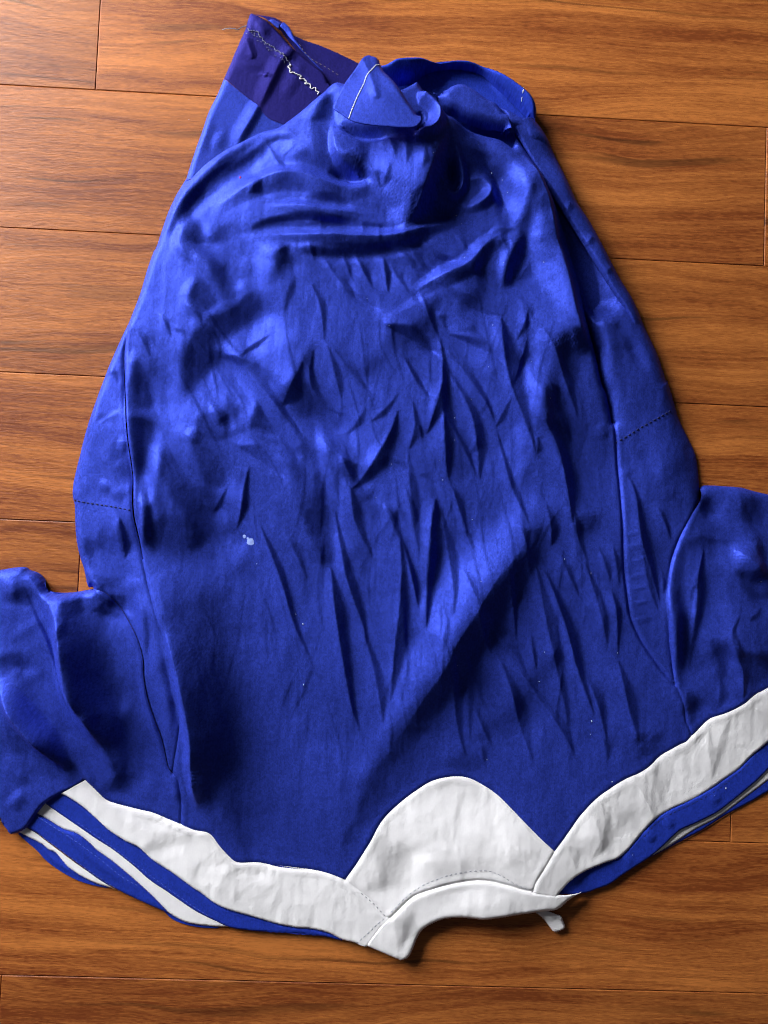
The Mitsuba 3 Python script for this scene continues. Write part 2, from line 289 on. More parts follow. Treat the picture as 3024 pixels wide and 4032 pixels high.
([[87.2,-20.1],[100.4,-47.8]],1.4,6,5,'c',0.25),
([[123.3,-16.1],[128.8,-44.2],[134.1,-78.6]],2.6,10,5,'c',0.25),
([[155.2,-15.5],[163.6,-35.1],[176.3,-66.8],[187.7,-102.3],[203.0,-138.1]],3.6,12,9,'c',0.25),
([[147.2,-11.3],[156.4,-53.4],[165.2,-86.4],[175.4,-123.1],[185.8,-167.2]],1.8,7,10,'c',0.25),
([[121.4,-93.1],[132.8,-124.6],[141.4,-150.9],[152.6,-178.4]],2.2,8,10,'c',0.25),
([[137.1,-100.2],[153.3,-121.3],[172.2,-146.1],[187.8,-170.9]],2.8,14,7,'c',0.25),
([[101.6,-134.5],[109.2,-152.0],[117.7,-166.2]],3,10,5,'c',0.25),
([[98.6,-51.1],[105.2,-72.0],[113.5,-88.9]],3.2,8,6,'c',0.25),
([[78.3,-79.4],[82.4,-119.9],[87.4,-151.4],[95.3,-175.2]],2.2,9,7,'c',0.25),
([[92.9,-89.0],[95.5,-125.8],[97.9,-165.0]],2,9,6,'c',0.25),
([[145.8,-67.9],[148.1,-87.0],[151.6,-99.1]],2.2,6,3.5,'c',0.25),
([[169.2,-5.2],[176.2,-20.5],[185.8,-35.6]],1.8,8,5,'c',0.25),
([[213.0,-30.7],[218.2,-53.7],[221.0,-84.4]],2.4,5,5,'c',0.25),
([[188.8,-7.0],[200.2,-38.9],[211.7,-77.1]],1.6,9,7,'c',0.25),
([[221.2,-89.5],[229.9,-125.1],[240.6,-157.8]],1.8,8,10,'c',0.25),
([[118.2,-74.1],[134.2,-90.1],[143.7,-103.8]],1.4,9,6,'c',0.25),
([[97.3,-104.2],[105.8,-126.8],[113.2,-136.7]],1.6,7,6,'c',0.25),
([[107.1,-164.7],[111.5,-179.7]],2,7,5,'c',0.25),
([[85.3,14.7],[94.9,-0.4]],1.3,7,5,'c',0.25),
([[131.9,20.5],[139.1,0.0]],1.8,6,6,'c',0.25),
([[177.1,35.3],[181.7,13.4],[191.5,-8.2]],1.6,8,6,'c',0.25),
([[200.3,5.1],[211.5,-23.0]],1.4,6,5,'c',0.25),
([[212.0,8.1],[219.5,-27.8]],1.4,6,5,'c',0.25),
([[102.0,-55.5],[112.8,-67.9],[123.4,-76.4]],1.4,7,6,'c',0.25),
([[51.5,-151.4],[69.8,-160.9]],0.8,5,5,'c',0.25),
([[194.2,-103.3],[205.3,-128.4],[214.0,-158.7]],2,9,8,'c',0.25),
([[210.0,-153.7],[215.7,-173.7]],1.4,8,6,'c',0.25),
([[153.4,39.5],[157.9,21.5],[159.8,4.7]],1.8,6,8,'c',0.25),
([[119.0,-60.0],[123.4,-75.2]],1.2,6,4,'c',0.25),
([[160.4,-99.4],[135.4,-125.7],[110.3,-146.9]],1.6,18,18,'s',0.25),
([[199.4,34.9],[182.8,21.2]],2.5,20,14,'s',0.25),
([[255.3,-149.7],[245.1,-157.7],[237.6,-170.6]],-3,10,14,'s',0.25),
([[169.4,0.7],[170.5,29.9],[156.0,54.7]],0,8,8,'s',0.25),
([[107.5,215.9],[110.6,171.9],[119.6,134.8],[141.5,85.9]],1,8,8,'s',0.25),
([[164.8,190.3],[179.4,175.2]],2,9,4,'c',0.25),
([[66.5,226.5],[101.8,199.8]],1,8,8,'s',0.25),
([[146.1,186.2],[157.7,166.3],[167.9,140.1],[179.6,114.1]],1.6,10,8,'c',0.25),
([[152.4,136.3],[160.7,117.9],[175.5,93.6]],2.4,10,7,'c',0.25),
([[148.5,111.1],[161.6,89.8],[168.6,63.7],[176.0,25.3]],4,12,12,'c',0.25),
([[196.9,113.3],[205.2,96.4]],2,8,8,'s',0.25),
([[127.9,264.5],[115.0,225.8]],-3,10,10,'s',0.25),
([[154.4,272.3],[163.3,240.9],[174.3,187.6]],2,14,6,'s',0.25),
([[175.6,90.5],[188.9,64.6],[197.4,38.6]],1.5,9,8,'s',0.25),
([[144.2,96.9],[144.0,81.3]],1.5,5,5,'c',0.25),
([[-274.1,-34.5],[-259.4,-50.4],[-243.0,-72.5],[-236.0,-97.5],[-229.9,-127.4],[-217.2,-152.0],[-201.9,-180.2],[-193.5,-196.1]],15,16,34,'m',0.25),
([[-277.0,-39.7],[-274.4,-50.9],[-264.5,-69.5],[-252.0,-91.1],[-244.5,-112.8],[-237.7,-132.7],[-229.2,-149.9],[-220.4,-161.5],[-209.8,-173.6]],-6,3,3,'s',0.25),
([[-300.7,-112.3],[-292.5,-123.3],[-278.8,-144.1],[-265.4,-159.9],[-252.1,-174.4],[-241.3,-188.9],[-232.3,-204.8]],19,14,15,'m',0.25),
([[-235.4,-183.8],[-223.6,-193.3],[-215.6,-203.0],[-205.0,-215.1],[-194.5,-223.5]],5,6,14,'s',0.25),
([[-239.0,-186.4],[-238.5,-195.1],[-233.0,-203.6]],-3,6,6,'s',0.25),
([[-184.3,-42.4],[-178.0,-65.0],[-174.4,-85.1],[-175.0,-102.8]],4,7,6,'s',0.25),
([[-170.6,-60.9],[-160.6,-107.4],[-152.4,-144.8],[-152.4,-179.9]],3.5,9,9,'s',0.25),
([[-219.5,-45.0],[-210.2,-52.3],[-205.9,-62.3]],4,6,8,'s',0.25),
([[-223.5,-40.1],[-217.1,-41.1],[-210.5,-47.2]],4,4,4,'s',0.25),
([[-294.1,-35.3],[-286.3,-61.5]],3,10,14,'s',0.25),
([[-272.8,-35.7],[-266.2,-41.8],[-259.5,-49.1]],-2,5,5,'s',0.25),
([[-237.0,-68.5],[-244.4,-92.7]],1.2,6,6,'c',0.25),
([[-218.9,-144.5],[-210.7,-156.8]],2,5,10,'s',0.25),
([[-198.6,-171.4],[-188.7,-146.0],[-179.7,-126.9]],2,12,12,'s',0.25),
([[-288.8,-185.5],[-262.4,-210.7]],3,12,14,'s',0.25),
([[-265.0,-209.5],[-276.5,-223.5],[-286.1,-228.7]],3,8,10,'s',0.25),
([[-209.7,-174.2],[-201.6,-185.2],[-194.6,-198.7]],4,8,8,'s',0.25),
([[-252.2,-65.3],[-272.6,-81.2],[-294.3,-94.5]],1,8,8,'s',0.25),
([[-252.1,-110.6],[-279.7,-129.1]],1,8,8,'s',0.25),
([[-178.8,-97.9],[-173.3,-130.4],[-165.7,-155.3],[-158.3,-176.3],[-154.3,-192.4]],3,6,5,'s',0.25),
([[-153.5,-194.9],[-146.6,-207.1],[-143.2,-224.4]],3.5,8,6,'s',0.25),
([[288.0,46.1],[276.0,21.8],[267.0,-4.4],[262.2,-31.4],[263.3,-49.5],[269.4,-86.6],[273.1,-109.8],[281.6,-127.5]],4,3,12,'s',0.25),
([[301.4,56.4],[313.7,46.1],[325.0,29.2],[330.8,14.3],[336.4,5.9],[348.8,-7.6]],5,26,15,'s',0.25),
([[313.3,12.6],[331.1,-1.8],[349.0,-18.4]],9,13,15,'m',0.25),
([[318.1,-5.6],[333.6,-15.7],[349.1,-28.0]],-4,14,12,'s',0.25),
([[292.4,8.5],[287.7,-14.3],[285.8,-38.0],[284.0,-64.7],[283.1,-96.7]],3,6,9,'c',0.25),
([[292.2,4.2],[284.6,-19.8],[280.7,-31.7],[281.5,-54.2]],1.6,6,4,'c',0.25),
([[323.8,-46.2],[316.0,-63.6],[320.7,-80.5],[328.6,-95.1],[329.6,-118.4]],2.6,8,9,'c',0.25),
([[285.7,-70.0],[300.2,-85.5],[315.8,-104.1]],3,14,10,'s',0.25),
([[343.4,-40.1],[332.1,-51.2]],1.2,5,5,'c',0.25),
([[309.9,-33.8],[326.7,-55.7],[349.4,-76.2]],5,18,16,'s',0.25),
([[295.4,-64.3],[310.9,-80.8],[332.9,-89.6],[349.7,-92.2]],-4,16,16,'s',0.25),
([[280.3,22.0],[297.9,17.3],[324.2,16.2]],1.3,5,5,'s',0.25),
([[293.2,32.3],[297.4,40.0],[299.3,50.9]],-4,14,14,'s',0.25),
([[310.3,-100.0],[306.6,-130.9]],1.4,8,8,'c',0.25),
([[341.5,26.7],[330.7,18.7]],3,14,14,'s',0.25),
([[269.4,-22.5],[277.5,-43.6],[278.8,-96.9]],-3,12,8,'s',0.25),
([[286.9,-122.0],[292.7,-136.6]],-3,12,12,'s',0.25),
([[339.7,-104.3],[333.4,-116.2]],2,10,10,'s',0.25),
([[225.8,66.5],[231.8,47.9],[235.9,13.7],[246.0,-14.0],[254.2,-39.3]],2.4,8,9,'c',0.25),
([[250.7,40.9],[257.6,27.1],[263.5,14.8]],2.2,8,4,'c',0.25),
([[256.8,61.5],[261.9,46.0]],1,8,8,'s',0.25),
([[220.0,75.7],[228.2,66.6]],1.5,8,6,'s',0.25),
([[238.2,21.3],[222.1,16.2]],0.8,3.5,3.5,'s',0.25),
([[239.8,10.4],[223.5,6.2]],0.8,3.5,5.5,'s',0.25),
([[241.7,-2.0],[225.1,-6.5]],0.8,3.5,5.5,'s',0.25),
([[243.5,-14.4],[226.7,-19.2]],0.8,3.5,5.5,'s',0.25),
([[245.1,-25.2],[228.0,-29.3]],0.8,3.5,3.5,'s',0.25),
([[246.9,-37.5],[229.6,-41.9]],0.8,3.5,3.5,'s',0.25),
([[249.0,-51.4],[231.4,-55.8]],0.8,3.5,5.5,'s',0.25),
([[233.7,95.2],[243.7,76.7],[253.5,67.7]],-2,10,12,'s',0.25),
([[223.7,116.8],[231.1,76.1]],1.4,10,14,'s',0.25),
([[274.9,98.6],[281.6,84.6]],-1.2,8,10,'s',0.25),
([[255.4,-12.0],[257.5,-30.6]],1.8,5,5,'c',0.25),
([[236.1,5.9],[243.2,-24.9],[253.2,-47.8]],1.3,6,6,'c',0.25),
([[89.2,-193.3],[88.7,-227.6]],0.325,5.4,5.4,'c',0.25),
([[72.4,-198.2],[80.0,-210.3]],-0.675,13.5,13.5,'s',0.25),
([[36.8,-246.6],[46.3,-262.1],[64.1,-263.3]],-1.35,16.200000000000003,18.900000000000002,'s',0.25),
([[50.0,-267.2],[72.8,-257.8],[99.6,-258.8],[115.9,-263.6]],1.35,18.900000000000002,18.900000000000002,'s',0.25),
([[40.7,-209.8],[63.1,-235.4],[81.3,-245.4]],0.675,13.5,16.200000000000003,'s',0.25),
([[95.4,-241.4],[116.7,-233.8]],0.45,10.8,10.8,'s',0.25),
([[61.4,-284.3],[46.3,-263.8]],0.0,12.15,12.15,'s',0.25),
([[110.5,-262.0],[136.0,-277.0],[154.1,-281.8]],-0.9,10.8,6.75,'s',0.25),
([[-221.9,-206.1],[-205.5,-232.4],[-189.6,-249.7],[-171.2,-258.1]],1.575,12.15,14.850000000000001,'s',0.25),
([[-209.4,-216.1],[-190.6,-231.9],[-175.1,-241.9],[-165.7,-249.0]],1.35,9.450000000000001,12.15,'s',0.25),
([[-168.2,-259.5],[-150.4,-256.0],[-135.2,-260.0]],-1.575,13.5,12.15,'s',0.25),
([[-162.9,-246.0],[-142.0,-243.9],[-123.9,-244.8]],1.35,12.15,12.15,'s',0.25),
([[-157.6,-232.4],[-154.4,-236.8]],-0.81,6.75,8.100000000000001,'s',0.25),
([[-142.2,-239.4],[-138.8,-246.8]],-0.54,6.75,6.75,'s',0.25),
([[-113.3,-247.5],[-114.9,-274.3],[-112.5,-293.4]],2.25,24.3,24.3,'s',0.25),
([[-98.7,-299.0],[-84.1,-289.7],[-70.7,-286.4],[-51.2,-284.4]],0.9,13.5,13.5,'s',0.25),
([[-91.1,-270.6],[-87.6,-280.9]],-0.63,8.100000000000001,8.100000000000001,'s',0.25),
([[-76.0,-271.7],[-74.0,-282.0]],-0.7200000000000001,9.450000000000001,10.8,'s',0.25),
([[-66.9,-272.9],[-59.2,-275.7]],0.54,6.75,6.75,'s',0.25),
([[-125.1,-281.9],[-121.2,-268.5]],0.3,6.75,6.75,'c',0.25),
([[-77.1,-271.1],[-75.7,-278.0]],0.405,4.32,4.32,'s',0.25),
([[-70.4,-271.3],[-69.0,-278.2]],0.405,4.32,4.32,'s',0.25),
([[-63.7,-271.5],[-62.3,-278.4]],0.405,4.32,4.32,'s',0.25),
([[-57.0,-271.7],[-55.6,-278.6]],0.405,4.32,4.32,'s',0.25),
([[-50.3,-271.9],[-48.9,-278.8]],0.405,4.32,4.32,'s',0.25),
([[-43.6,-272.1],[-42.2,-279.0]],0.405,4.32,4.32,'s',0.25),
([[-36.9,-272.3],[-35.5,-279.2]],0.405,4.32,4.32,'s',0.25),
([[-30.2,-272.6],[-28.8,-279.5]],0.405,4.32,4.32,'s',0.25),
([[-23.5,-272.8],[-22.1,-279.7]],0.405,4.32,4.32,'s',0.25),
([[-174.4,-227.3],[-175.4,-233.5]],0.49500000000000005,4.050000000000001,4.050000000000001,'s',0.25),
([[-165.3,-229.2],[-166.3,-235.4]],0.49500000000000005,4.050000000000001,4.050000000000001,'s',0.25),
([[-157.3,-231.8],[-158.3,-238.0]],0.49500000000000005,4.050000000000001,4.050000000000001,'s',0.25),
([[-149.2,-234.9],[-150.2,-241.1]],0.49500000000000005,4.050000000000001,4.050000000000001,'s',0.25),
([[-141.2,-238.0],[-142.2,-244.2]],0.49500000000000005,4.050000000000001,4.050000000000001,'s',0.25),
([[-133.1,-241.1],[-134.2,-247.3]],0.49500000000000005,4.050000000000001,4.050000000000001,'s',0.25),
([[-66.6,-270.5],[-65.5,-294.6]],0.9,8.100000000000001,9.450000000000001,'s',0.25),
([[-49.6,-294.2],[-22.5,-310.8]],0.675,13.5,10.8,'s',0.25),
([[-23.7,-283.1],[1.7,-299.8]],0.54,13.5,13.5,'s',0.25),
([[-61.8,-298.0],[-51.1,-301.2]],-0.45,10.8,10.8,'s',0.25),
([[211.4,-201.4],[215.8,-209.0]],0.5850000000000001,5.4,5.4,'s',0.25),
([[220.5,-197.2],[225.0,-204.8]],0.5850000000000001,5.4,5.4,'s',0.25),
([[227.1,-193.1],[231.5,-200.7]],0.5850000000000001,5.4,5.4,'s',0.25),
([[234.9,-189.0],[239.4,-196.6]],0.5850000000000001,5.4,5.4,'s',0.25),
([[244.1,-184.1],[248.5,-191.8]],0.5850000000000001,5.4,5.4,'s',0.25),
([[253.3,-178.0],[257.7,-185.6]],0.5850000000000001,5.4,5.4,'s',0.25),
([[262.4,-170.5],[266.9,-178.2]],0.5850000000000001,5.4,5.4,'s',0.25),
([[270.3,-164.4],[274.7,-172.1]],0.5850000000000001,5.4,5.4,'s',0.25),
([[278.2,-159.6],[282.6,-167.3]],0.5850000000000001,5.4,5.4,'s',0.25),
([[208.9,-207.9],[213.3,-222.0],[211.4,-250.4]],0.5,8.100000000000001,10.8,'c',0.25),
([[240.3,-192.7],[250.0,-207.9],[257.0,-222.0]],0.55,18.900000000000002,8.100000000000001,'c',0.25),
([[301.9,-143.8],[300.9,-159.5],[304.8,-186.8]],0.55,8.100000000000001,8.100000000000001,'c',0.25),
([[319.1,-135.3],[311.4,-150.0],[307.8,-169.7],[304.9,-188.1]],0.45,8.100000000000001,8.100000000000001,'c',0.25),
([[298.8,-187.0],[292.3,-193.7]],0.25,6.75,6.75,'c',0.25),
([[262.7,-184.2],[282.6,-177.1]],-0.63,21.6,21.6,'s',0.25),
([[223.7,-217.8],[234.9,-236.8],[232.4,-244.6]],-0.9,18.900000000000002,18.900000000000002,'s',0.25),
([[182.2,-244.8],[190.7,-263.8]],0.35,10.8,10.8,'c',0.25),
([[205.3,-222.2],[209.8,-240.1],[203.7,-255.7]],0.35,10.8,10.8,'c',0.25),
([[291.4,-152.0],[298.2,-157.0]],-0.9,9.450000000000001,10.8,'s',0.25),
([[345.7,-118.7],[341.8,-126.7]],-0.9,9.450000000000001,9.450000000000001,'s',0.25),
([[328.8,-148.1],[315.7,-164.3]],0.54,18.900000000000002,18.900000000000002,'s',0.25),
([[46.4,-310.7],[48.8,-326.2],[56.3,-338.1]],0.9,16.200000000000003,10.8,'s',0.25),
([[79.1,-283.8],[72.5,-297.9],[62.6,-315.5]],-1.125,16.200000000000003,18.900000000000002,'s',0.25),
([[102.2,-279.7],[101.3,-305.8]],0.675,13.5,16.200000000000003,'s',0.25),
([[132.6,-282.4],[129.8,-303.4]],0.54,16.200000000000003,16.200000000000003,'s',0.25),
([[168.6,-285.8],[167.1,-295.4]],0.45,8.100000000000001,8.100000000000001,'s',0.25)]
SLOPES = [([[-141.1,24.2],[-134.0,9.2],[-138.4,-5.0]],10,-0.5),
([[-219.3,88.8],[-213.6,76.2]],6,-0.25),
([[-205.4,76.5],[-202.8,63.8]],6,-0.4),
([[-197.7,64.0],[-196.8,46.2]],6,-0.4),
([[-216.6,38.9],[-210.5,31.5]],3,-0.3),
([[-199.3,34.5],[-199.5,26.9]],5,-0.4),
([[-229.8,-6.2],[-224.7,-18.6]],6,-0.6),
([[-214.5,0.8],[-208.7,-11.7]],8,-0.4),
([[-199.9,10.3],[-197.3,-13.8]],2.5,-0.9),
([[-223.4,93.7],[-216.2,100.5]],4,-0.4),
([[-198.8,154.3],[-199.9,128.3]],4,0.5),
([[-230.3,81.9],[-236.5,56.0],[-236.6,35.5]],6,0.4),
([[-76.1,244.8],[-78.6,230.5]],9,-0.7),
([[-108.1,235.3],[-96.0,239.1],[-92.2,225.1]],10,0.4),
([[-113.2,213.0],[-107.2,216.5]],6,0.4),
([[-84.4,189.4],[-83.5,170.7],[-95.3,160.8]],10,0.4),
([[-69.0,123.1],[-58.3,123.6],[-51.5,108.4]],10,-0.5),
([[-163.7,120.3],[-152.1,102.3]],8,0.35),
([[-158.0,272.1],[-156.1,259.1],[-144.3,253.2]],8,-0.8),
([[-135.7,261.5],[-128.9,254.0]],9,-0.4),
([[-85.7,346.0],[-104.3,328.4],[-122.8,312.8],[-140.1,298.7],[-154.8,284.7],[-165.3,263.9]],5,-0.8),
([[-44.4,380.3],[-46.5,366.8],[-53.9,359.7]],6,-0.9),
([[-103.0,301.4],[-98.7,292.4]],4,-0.4),
([[-64.5,306.1],[-35.8,299.7],[-7.5,305.9]],6,1.0),
([[-88.9,303.4],[-106.5,294.6]],6,0.3),
([[-69.3,327.0],[-43.2,321.8],[-17.0,316.6]],8,-0.7),
([[-16.9,314.0],[-10.3,310.4]],4,-0.8),
([[-57.3,289.3],[-26.2,287.0]],6,-0.6),
([[-80.3,283.5],[-41.3,278.3],[-15.3,275.1],[4.2,274.1]],5,0.7),
([[-102.5,263.2],[-79.6,268.4],[-53.7,267.1],[-27.9,265.9],[4.7,261.0]],4,-0.9),
([[-111.1,256.9],[-91.7,252.0],[-46.8,255.7],[-1.6,257.4]],5,0.8),
([[-77.4,248.8],[-73.3,243.8]],6,-0.6),
([[-129.3,340.9],[-134.0,330.0]],9,-0.5),
([[-113.6,335.1],[-133.4,318.2]],6,-0.3),
([[-57.7,244.7],[-19.1,246.1],[13.1,250.4]],5,-0.9),
([[-31.1,338.6],[-22.3,325.9]],9,0.7),
([[-4.4,326.9],[10.7,331.3]],12,0.4),
([[12.1,274.2],[22.0,283.3]],7,0.5),
([[58.0,348.4],[50.3,323.9],[43.7,301.6],[36.9,284.1],[27.2,269.4]],(6,11),-1.0),
([[46.8,305.5],[54.2,288.7]],8,-0.9),
([[66.5,346.5],[73.4,337.3],[83.0,328.1],[95.2,320.3]],12,-0.9),
([[63.1,325.8],[64.7,305.2]],3,-1),
([[105.1,317.2],[108.1,300.2],[106.4,286.6]],6,-0.8),
([[114.9,316.5],[119.4,297.1],[119.9,279.9]],8,0.5),
([[90.1,339.4],[107.4,331.9]],7,0.2),
([[130.7,303.9],[128.5,279.1],[122.3,252.7],[115.3,229.9]],6,-0.7),
([[100.9,269.5],[116.5,272.3]],3,-0.9),
([[105.7,260.5],[113.8,254.3]],3,-0.8),
([[102.3,264.9],[108.9,263.9]],5,0.5),
([[88.6,247.0],[72.1,234.3],[54.3,224.2]],4,0.9),
([[95.4,273.7],[86.9,258.8],[71.8,243.5]],5,-0.3),
([[45.1,260.6],[19.6,249.4]],4,-0.8),
([[34.5,266.0],[21.8,259.4],[-6.6,255.9],[-38.9,256.2]],5,0.8),
([[63.0,292.9],[51.7,286.1]],7,-0.8),
([[140.0,273.5],[133.9,259.9]],8,0.3),
([[142.2,298.4],[148.8,280.2],[155.3,267.7]],7,-0.7),
([[80.1,355.7],[64.4,359.5]],8,-1),
([[79.9,337.6],[90.8,328.5]],6,-0.9),
([[86.3,241.7],[96.4,221.7]],5,-0.7),
([[56.2,208.6],[47.4,194.0],[32.7,172.9]],6,-0.4),
([[84.5,248.0],[58.8,222.9],[16.3,194.1]],3,1.0),
([[38.6,179.5],[50.0,167.5]],5,-0.8),
([[129.4,266.2],[122.2,245.2],[115.0,225.8]],6,-0.9),
([[139.0,260.3],[147.6,238.5],[157.6,220.0],[167.7,198.3]],8,0.5),
([[124.2,138.1],[136.2,152.8]],9,0.6),
([[141.6,179.7],[145.1,167.3]],8,0.4),
([[162.0,180.7],[165.7,162.0],[173.9,148.3]],8,-0.6),
([[150.9,134.6],[157.9,109.9],[167.8,90.1],[173.4,62.4]],6.5,-1),
([[161.7,136.7],[163.8,121.1]],8,-0.3),
([[130.8,104.1],[128.1,66.6]],10,0.7),
([[192.5,157.0],[202.9,122.9]],6,-0.3),
([[-37.9,54.7],[-29.4,34.6],[-22.2,14.4]],9,-0.8),
([[-15.5,68.5],[-9.8,53.4]],6,-0.8),
([[2.1,44.9],[7.4,40.0]],6,-0.6),
([[-27.7,68.0],[-20.8,41.3],[-20.9,14.5]],7,0.6),
([[-32.0,94.9],[-28.9,82.1]],8,0.3),
([[5.9,77.2],[10.2,67.1]],9,0.3),
([[-47.3,122.6],[-38.8,103.6]],6,-0.5),
([[29.8,157.4],[22.4,180.6]],14,-0.3),
([[50.5,191.1],[54.8,180.8]],8,-0.4),
([[78.7,203.0],[93.8,218.2]],10,-0.4),
([[85.1,170.5],[94.9,150.0]],8,0.25),
([[98.6,192.1],[104.5,174.0]],8,0.25),
([[8.3,146.0],[0.1,156.0]],10,-0.3),
([[78.6,97.2],[80.0,58.5]],12,-0.3),
([[151.3,16.5],[127.0,-16.5],[105.7,-48.2],[83.7,-82.6],[62.7,-115.8],[44.8,-148.6],[28.7,-177.5],[9.2,-214.8],[-2.1,-239.4]],(9,24),-0.68),
([[134.8,42.1],[108.9,-1.7],[81.2,-41.4],[54.3,-96.0],[27.5,-148.3],[8.1,-188.5]],17,0.45),
([[168.2,-88.1],[149.6,-115.6],[131.2,-144.8],[104.6,-157.1]],12,-0.45),
([[141.2,-154.0],[147.5,-169.0]],10,0.3),
([[113.0,-175.8],[82.5,-182.4]],10,-0.5),
([[-68.1,-142.0],[-43.6,-178.9],[-31.0,-206.6]],16,0.25),
([[-84.8,-70.6],[-77.0,-114.0]],14,0.3),
([[-17.5,-168.6],[-1.5,-186.9]],10,0.3),
([[-39.8,-7.6],[-41.9,-46.1]],12,-0.25),
([[0.2,3.6],[3.3,-25.2]],8,-0.3),
([[43.3,-62.0],[44.2,-84.9]],10,-0.25),
([[194.3,29.5],[184.1,20.0]],10,-0.5),
([[247.6,-155.0],[255.7,-163.7]],12,-0.9),
([[203.1,-96.6],[210.2,-115.5]],10,0.2),
([[207.9,-33.4],[207.1,-51.5]],10,0.25),
([[157.0,-155.5],[146.3,-143.2]],8,0.3),
([[-262.7,-58.1],[-253.1,-72.9],[-244.5,-90.2],[-239.6,-110.2],[-233.6,-128.8],[-226.4,-144.8],[-215.6,-159.4]],5,0.8),
([[-242.7,-56.1],[-229.8,-63.2]],8,-0.9),
([[-201.8,-182.7],[-195.3,-197.4]],4,0.4),
([[-170.4,-196.6],[-176.3,-214.2]],6,0.4),
([[-195.3,-209.9],[-180.9,-199.5]],7,-0.8),
([[-297.6,-122.2],[-288.4,-130.7],[-272.3,-148.9],[-256.5,-163.3],[-245.6,-179.1],[-238.3,-197.5]],5.5,0.9),
([[-277.7,-121.5],[-260.3,-142.2],[-242.8,-164.1],[-229.3,-181.1],[-213.1,-204.2]],7,-0.8),
([[-291.1,-147.0],[-273.5,-171.3],[-260.1,-187.1],[-246.7,-204.0]],7,-0.7),
([[-291.0,-107.0],[-272.1,-110.1]],8,-0.6),
([[-281.0,-46.1],[-273.3,-58.5]],7,-0.8),
([[-236.4,-187.5],[-233.6,-193.7]],3,-0.8),
([[-226.3,-190.9],[-214.3,-204.2]],3,0.5),
([[-276.9,-197.5],[-264.4,-219.4]],8,0.2),
([[-216.0,-62.6],[-207.1,-63.6]],5,-0.8),
([[-201.5,-50.7],[-194.7,-59.3]],5,-0.9),
([[-183.9,-48.7],[-178.3,-71.4]],4,0.5),
([[-189.7,-35.0],[-188.0,-43.8]],6,0.4),
([[-169.2,-87.5],[-167.8,-115.2]],4,0.4),
([[-156.0,-98.4],[-153.1,-107.1]],4,-0.3),
([[-149.3,-130.9],[-147.0,-152.1]],3,-0.3),
([[-156.9,-82.0],[-144.9,-119.4],[-137.9,-156.9],[-134.1,-183.0]],4.5,0.5),
([[296.1,50.8],[293.1,37.7]],8,-0.9),
([[307.2,43.7],[299.7,34.7]],8,0.25),
([[319.9,12.8],[331.0,2.5],[344.4,-8.9],[353.3,-15.0]],6,0.8),
([[321.5,-11.9],[337.0,-22.1],[353.6,-32.2]],8,-0.9),
([[337.4,11.4],[346.4,2.0]],5,-0.9),
([[324.6,52.0],[335.7,42.7],[343.5,37.6]],8,-0.8),
([[333.9,23.1],[339.4,22.2]],6,0.6),
([[303.7,3.5],[292.5,12.8],[279.5,12.3]],9,-0.6),
([[280.4,-75.5],[277.7,-54.3],[277.6,-92.7]],6,-0.8),
([[287.2,-85.9],[290.8,-101.8],[303.7,-97.0]],9,0.5),
([[299.8,-69.5],[311.0,-83.0],[315.5,-92.4]],6,-0.9),
([[310.1,-42.4],[304.3,-25.5]],10,0.2),
([[330.6,-83.3],[341.6,-92.5],[350.5,-99.7]],11,-1),
([[332.3,-60.8],[344.6,-74.3]],10,0.3),
([[318.0,-106.1],[313.5,-123.2]],8,0.5),
([[288.3,-133.6],[282.5,-116.9]],7,-0.9),
([[264.7,-54.8],[268.8,-87.7]],3,0.4),
([[338.6,-106.5],[342.0,-109.5]],6,-0.5),
([[20.7,-243.6],[35.8,-267.6],[22.3,-283.6]],12,-0.5),
([[49.8,-262.0],[65.6,-256.3]],8,0.3),
([[98.1,-215.0],[134.9,-243.8]],18,0.3),
([[-154.9,-256.1],[-166.6,-260.2]],6,-0.3),
([[-113.4,-274.2],[-108.5,-283.0]],12,0.6),
([[229.0,-217.6],[237.2,-223.9]],14,-0.25),
([[256.2,-190.9],[269.4,-184.0]],16,-0.2),
([[192.4,-232.9],[197.5,-225.0]],10,0.4),
([[91.9,-290.4],[118.5,-288.0]],10,0.3),
([[55.1,-307.0],[48.7,-324.5]],9,-0.5),
([[-155.2,-68.8],[-141.9,-104.6],[-130.6,-138.5],[-123.0,-176.2],[-118.4,-211.9]],(14,42),-0.85),
([[-96.6,-209.3],[-93.6,-231.8],[-87.7,-256.1]],(6,20),-0.9),
([[-239.5,-60.4],[-231.3,-88.8],[-226.5,-122.8],[-217.5,-147.1],[-201.2,-169.3]],(7,24),-0.95),
([[-198.4,-150.3],[-187.4,-178.3],[-191.8,-202.9]],(8,13),-0.9),
([[-217.8,-40.5],[-207.7,-51.6],[-203.1,-64.8]],10,-0.7),
([[-51.3,351.8],[-46.8,332.9],[-41.2,318.8]],8,-0.45),
([[-35.3,347.9],[-33.5,333.7]],5,0.5)]
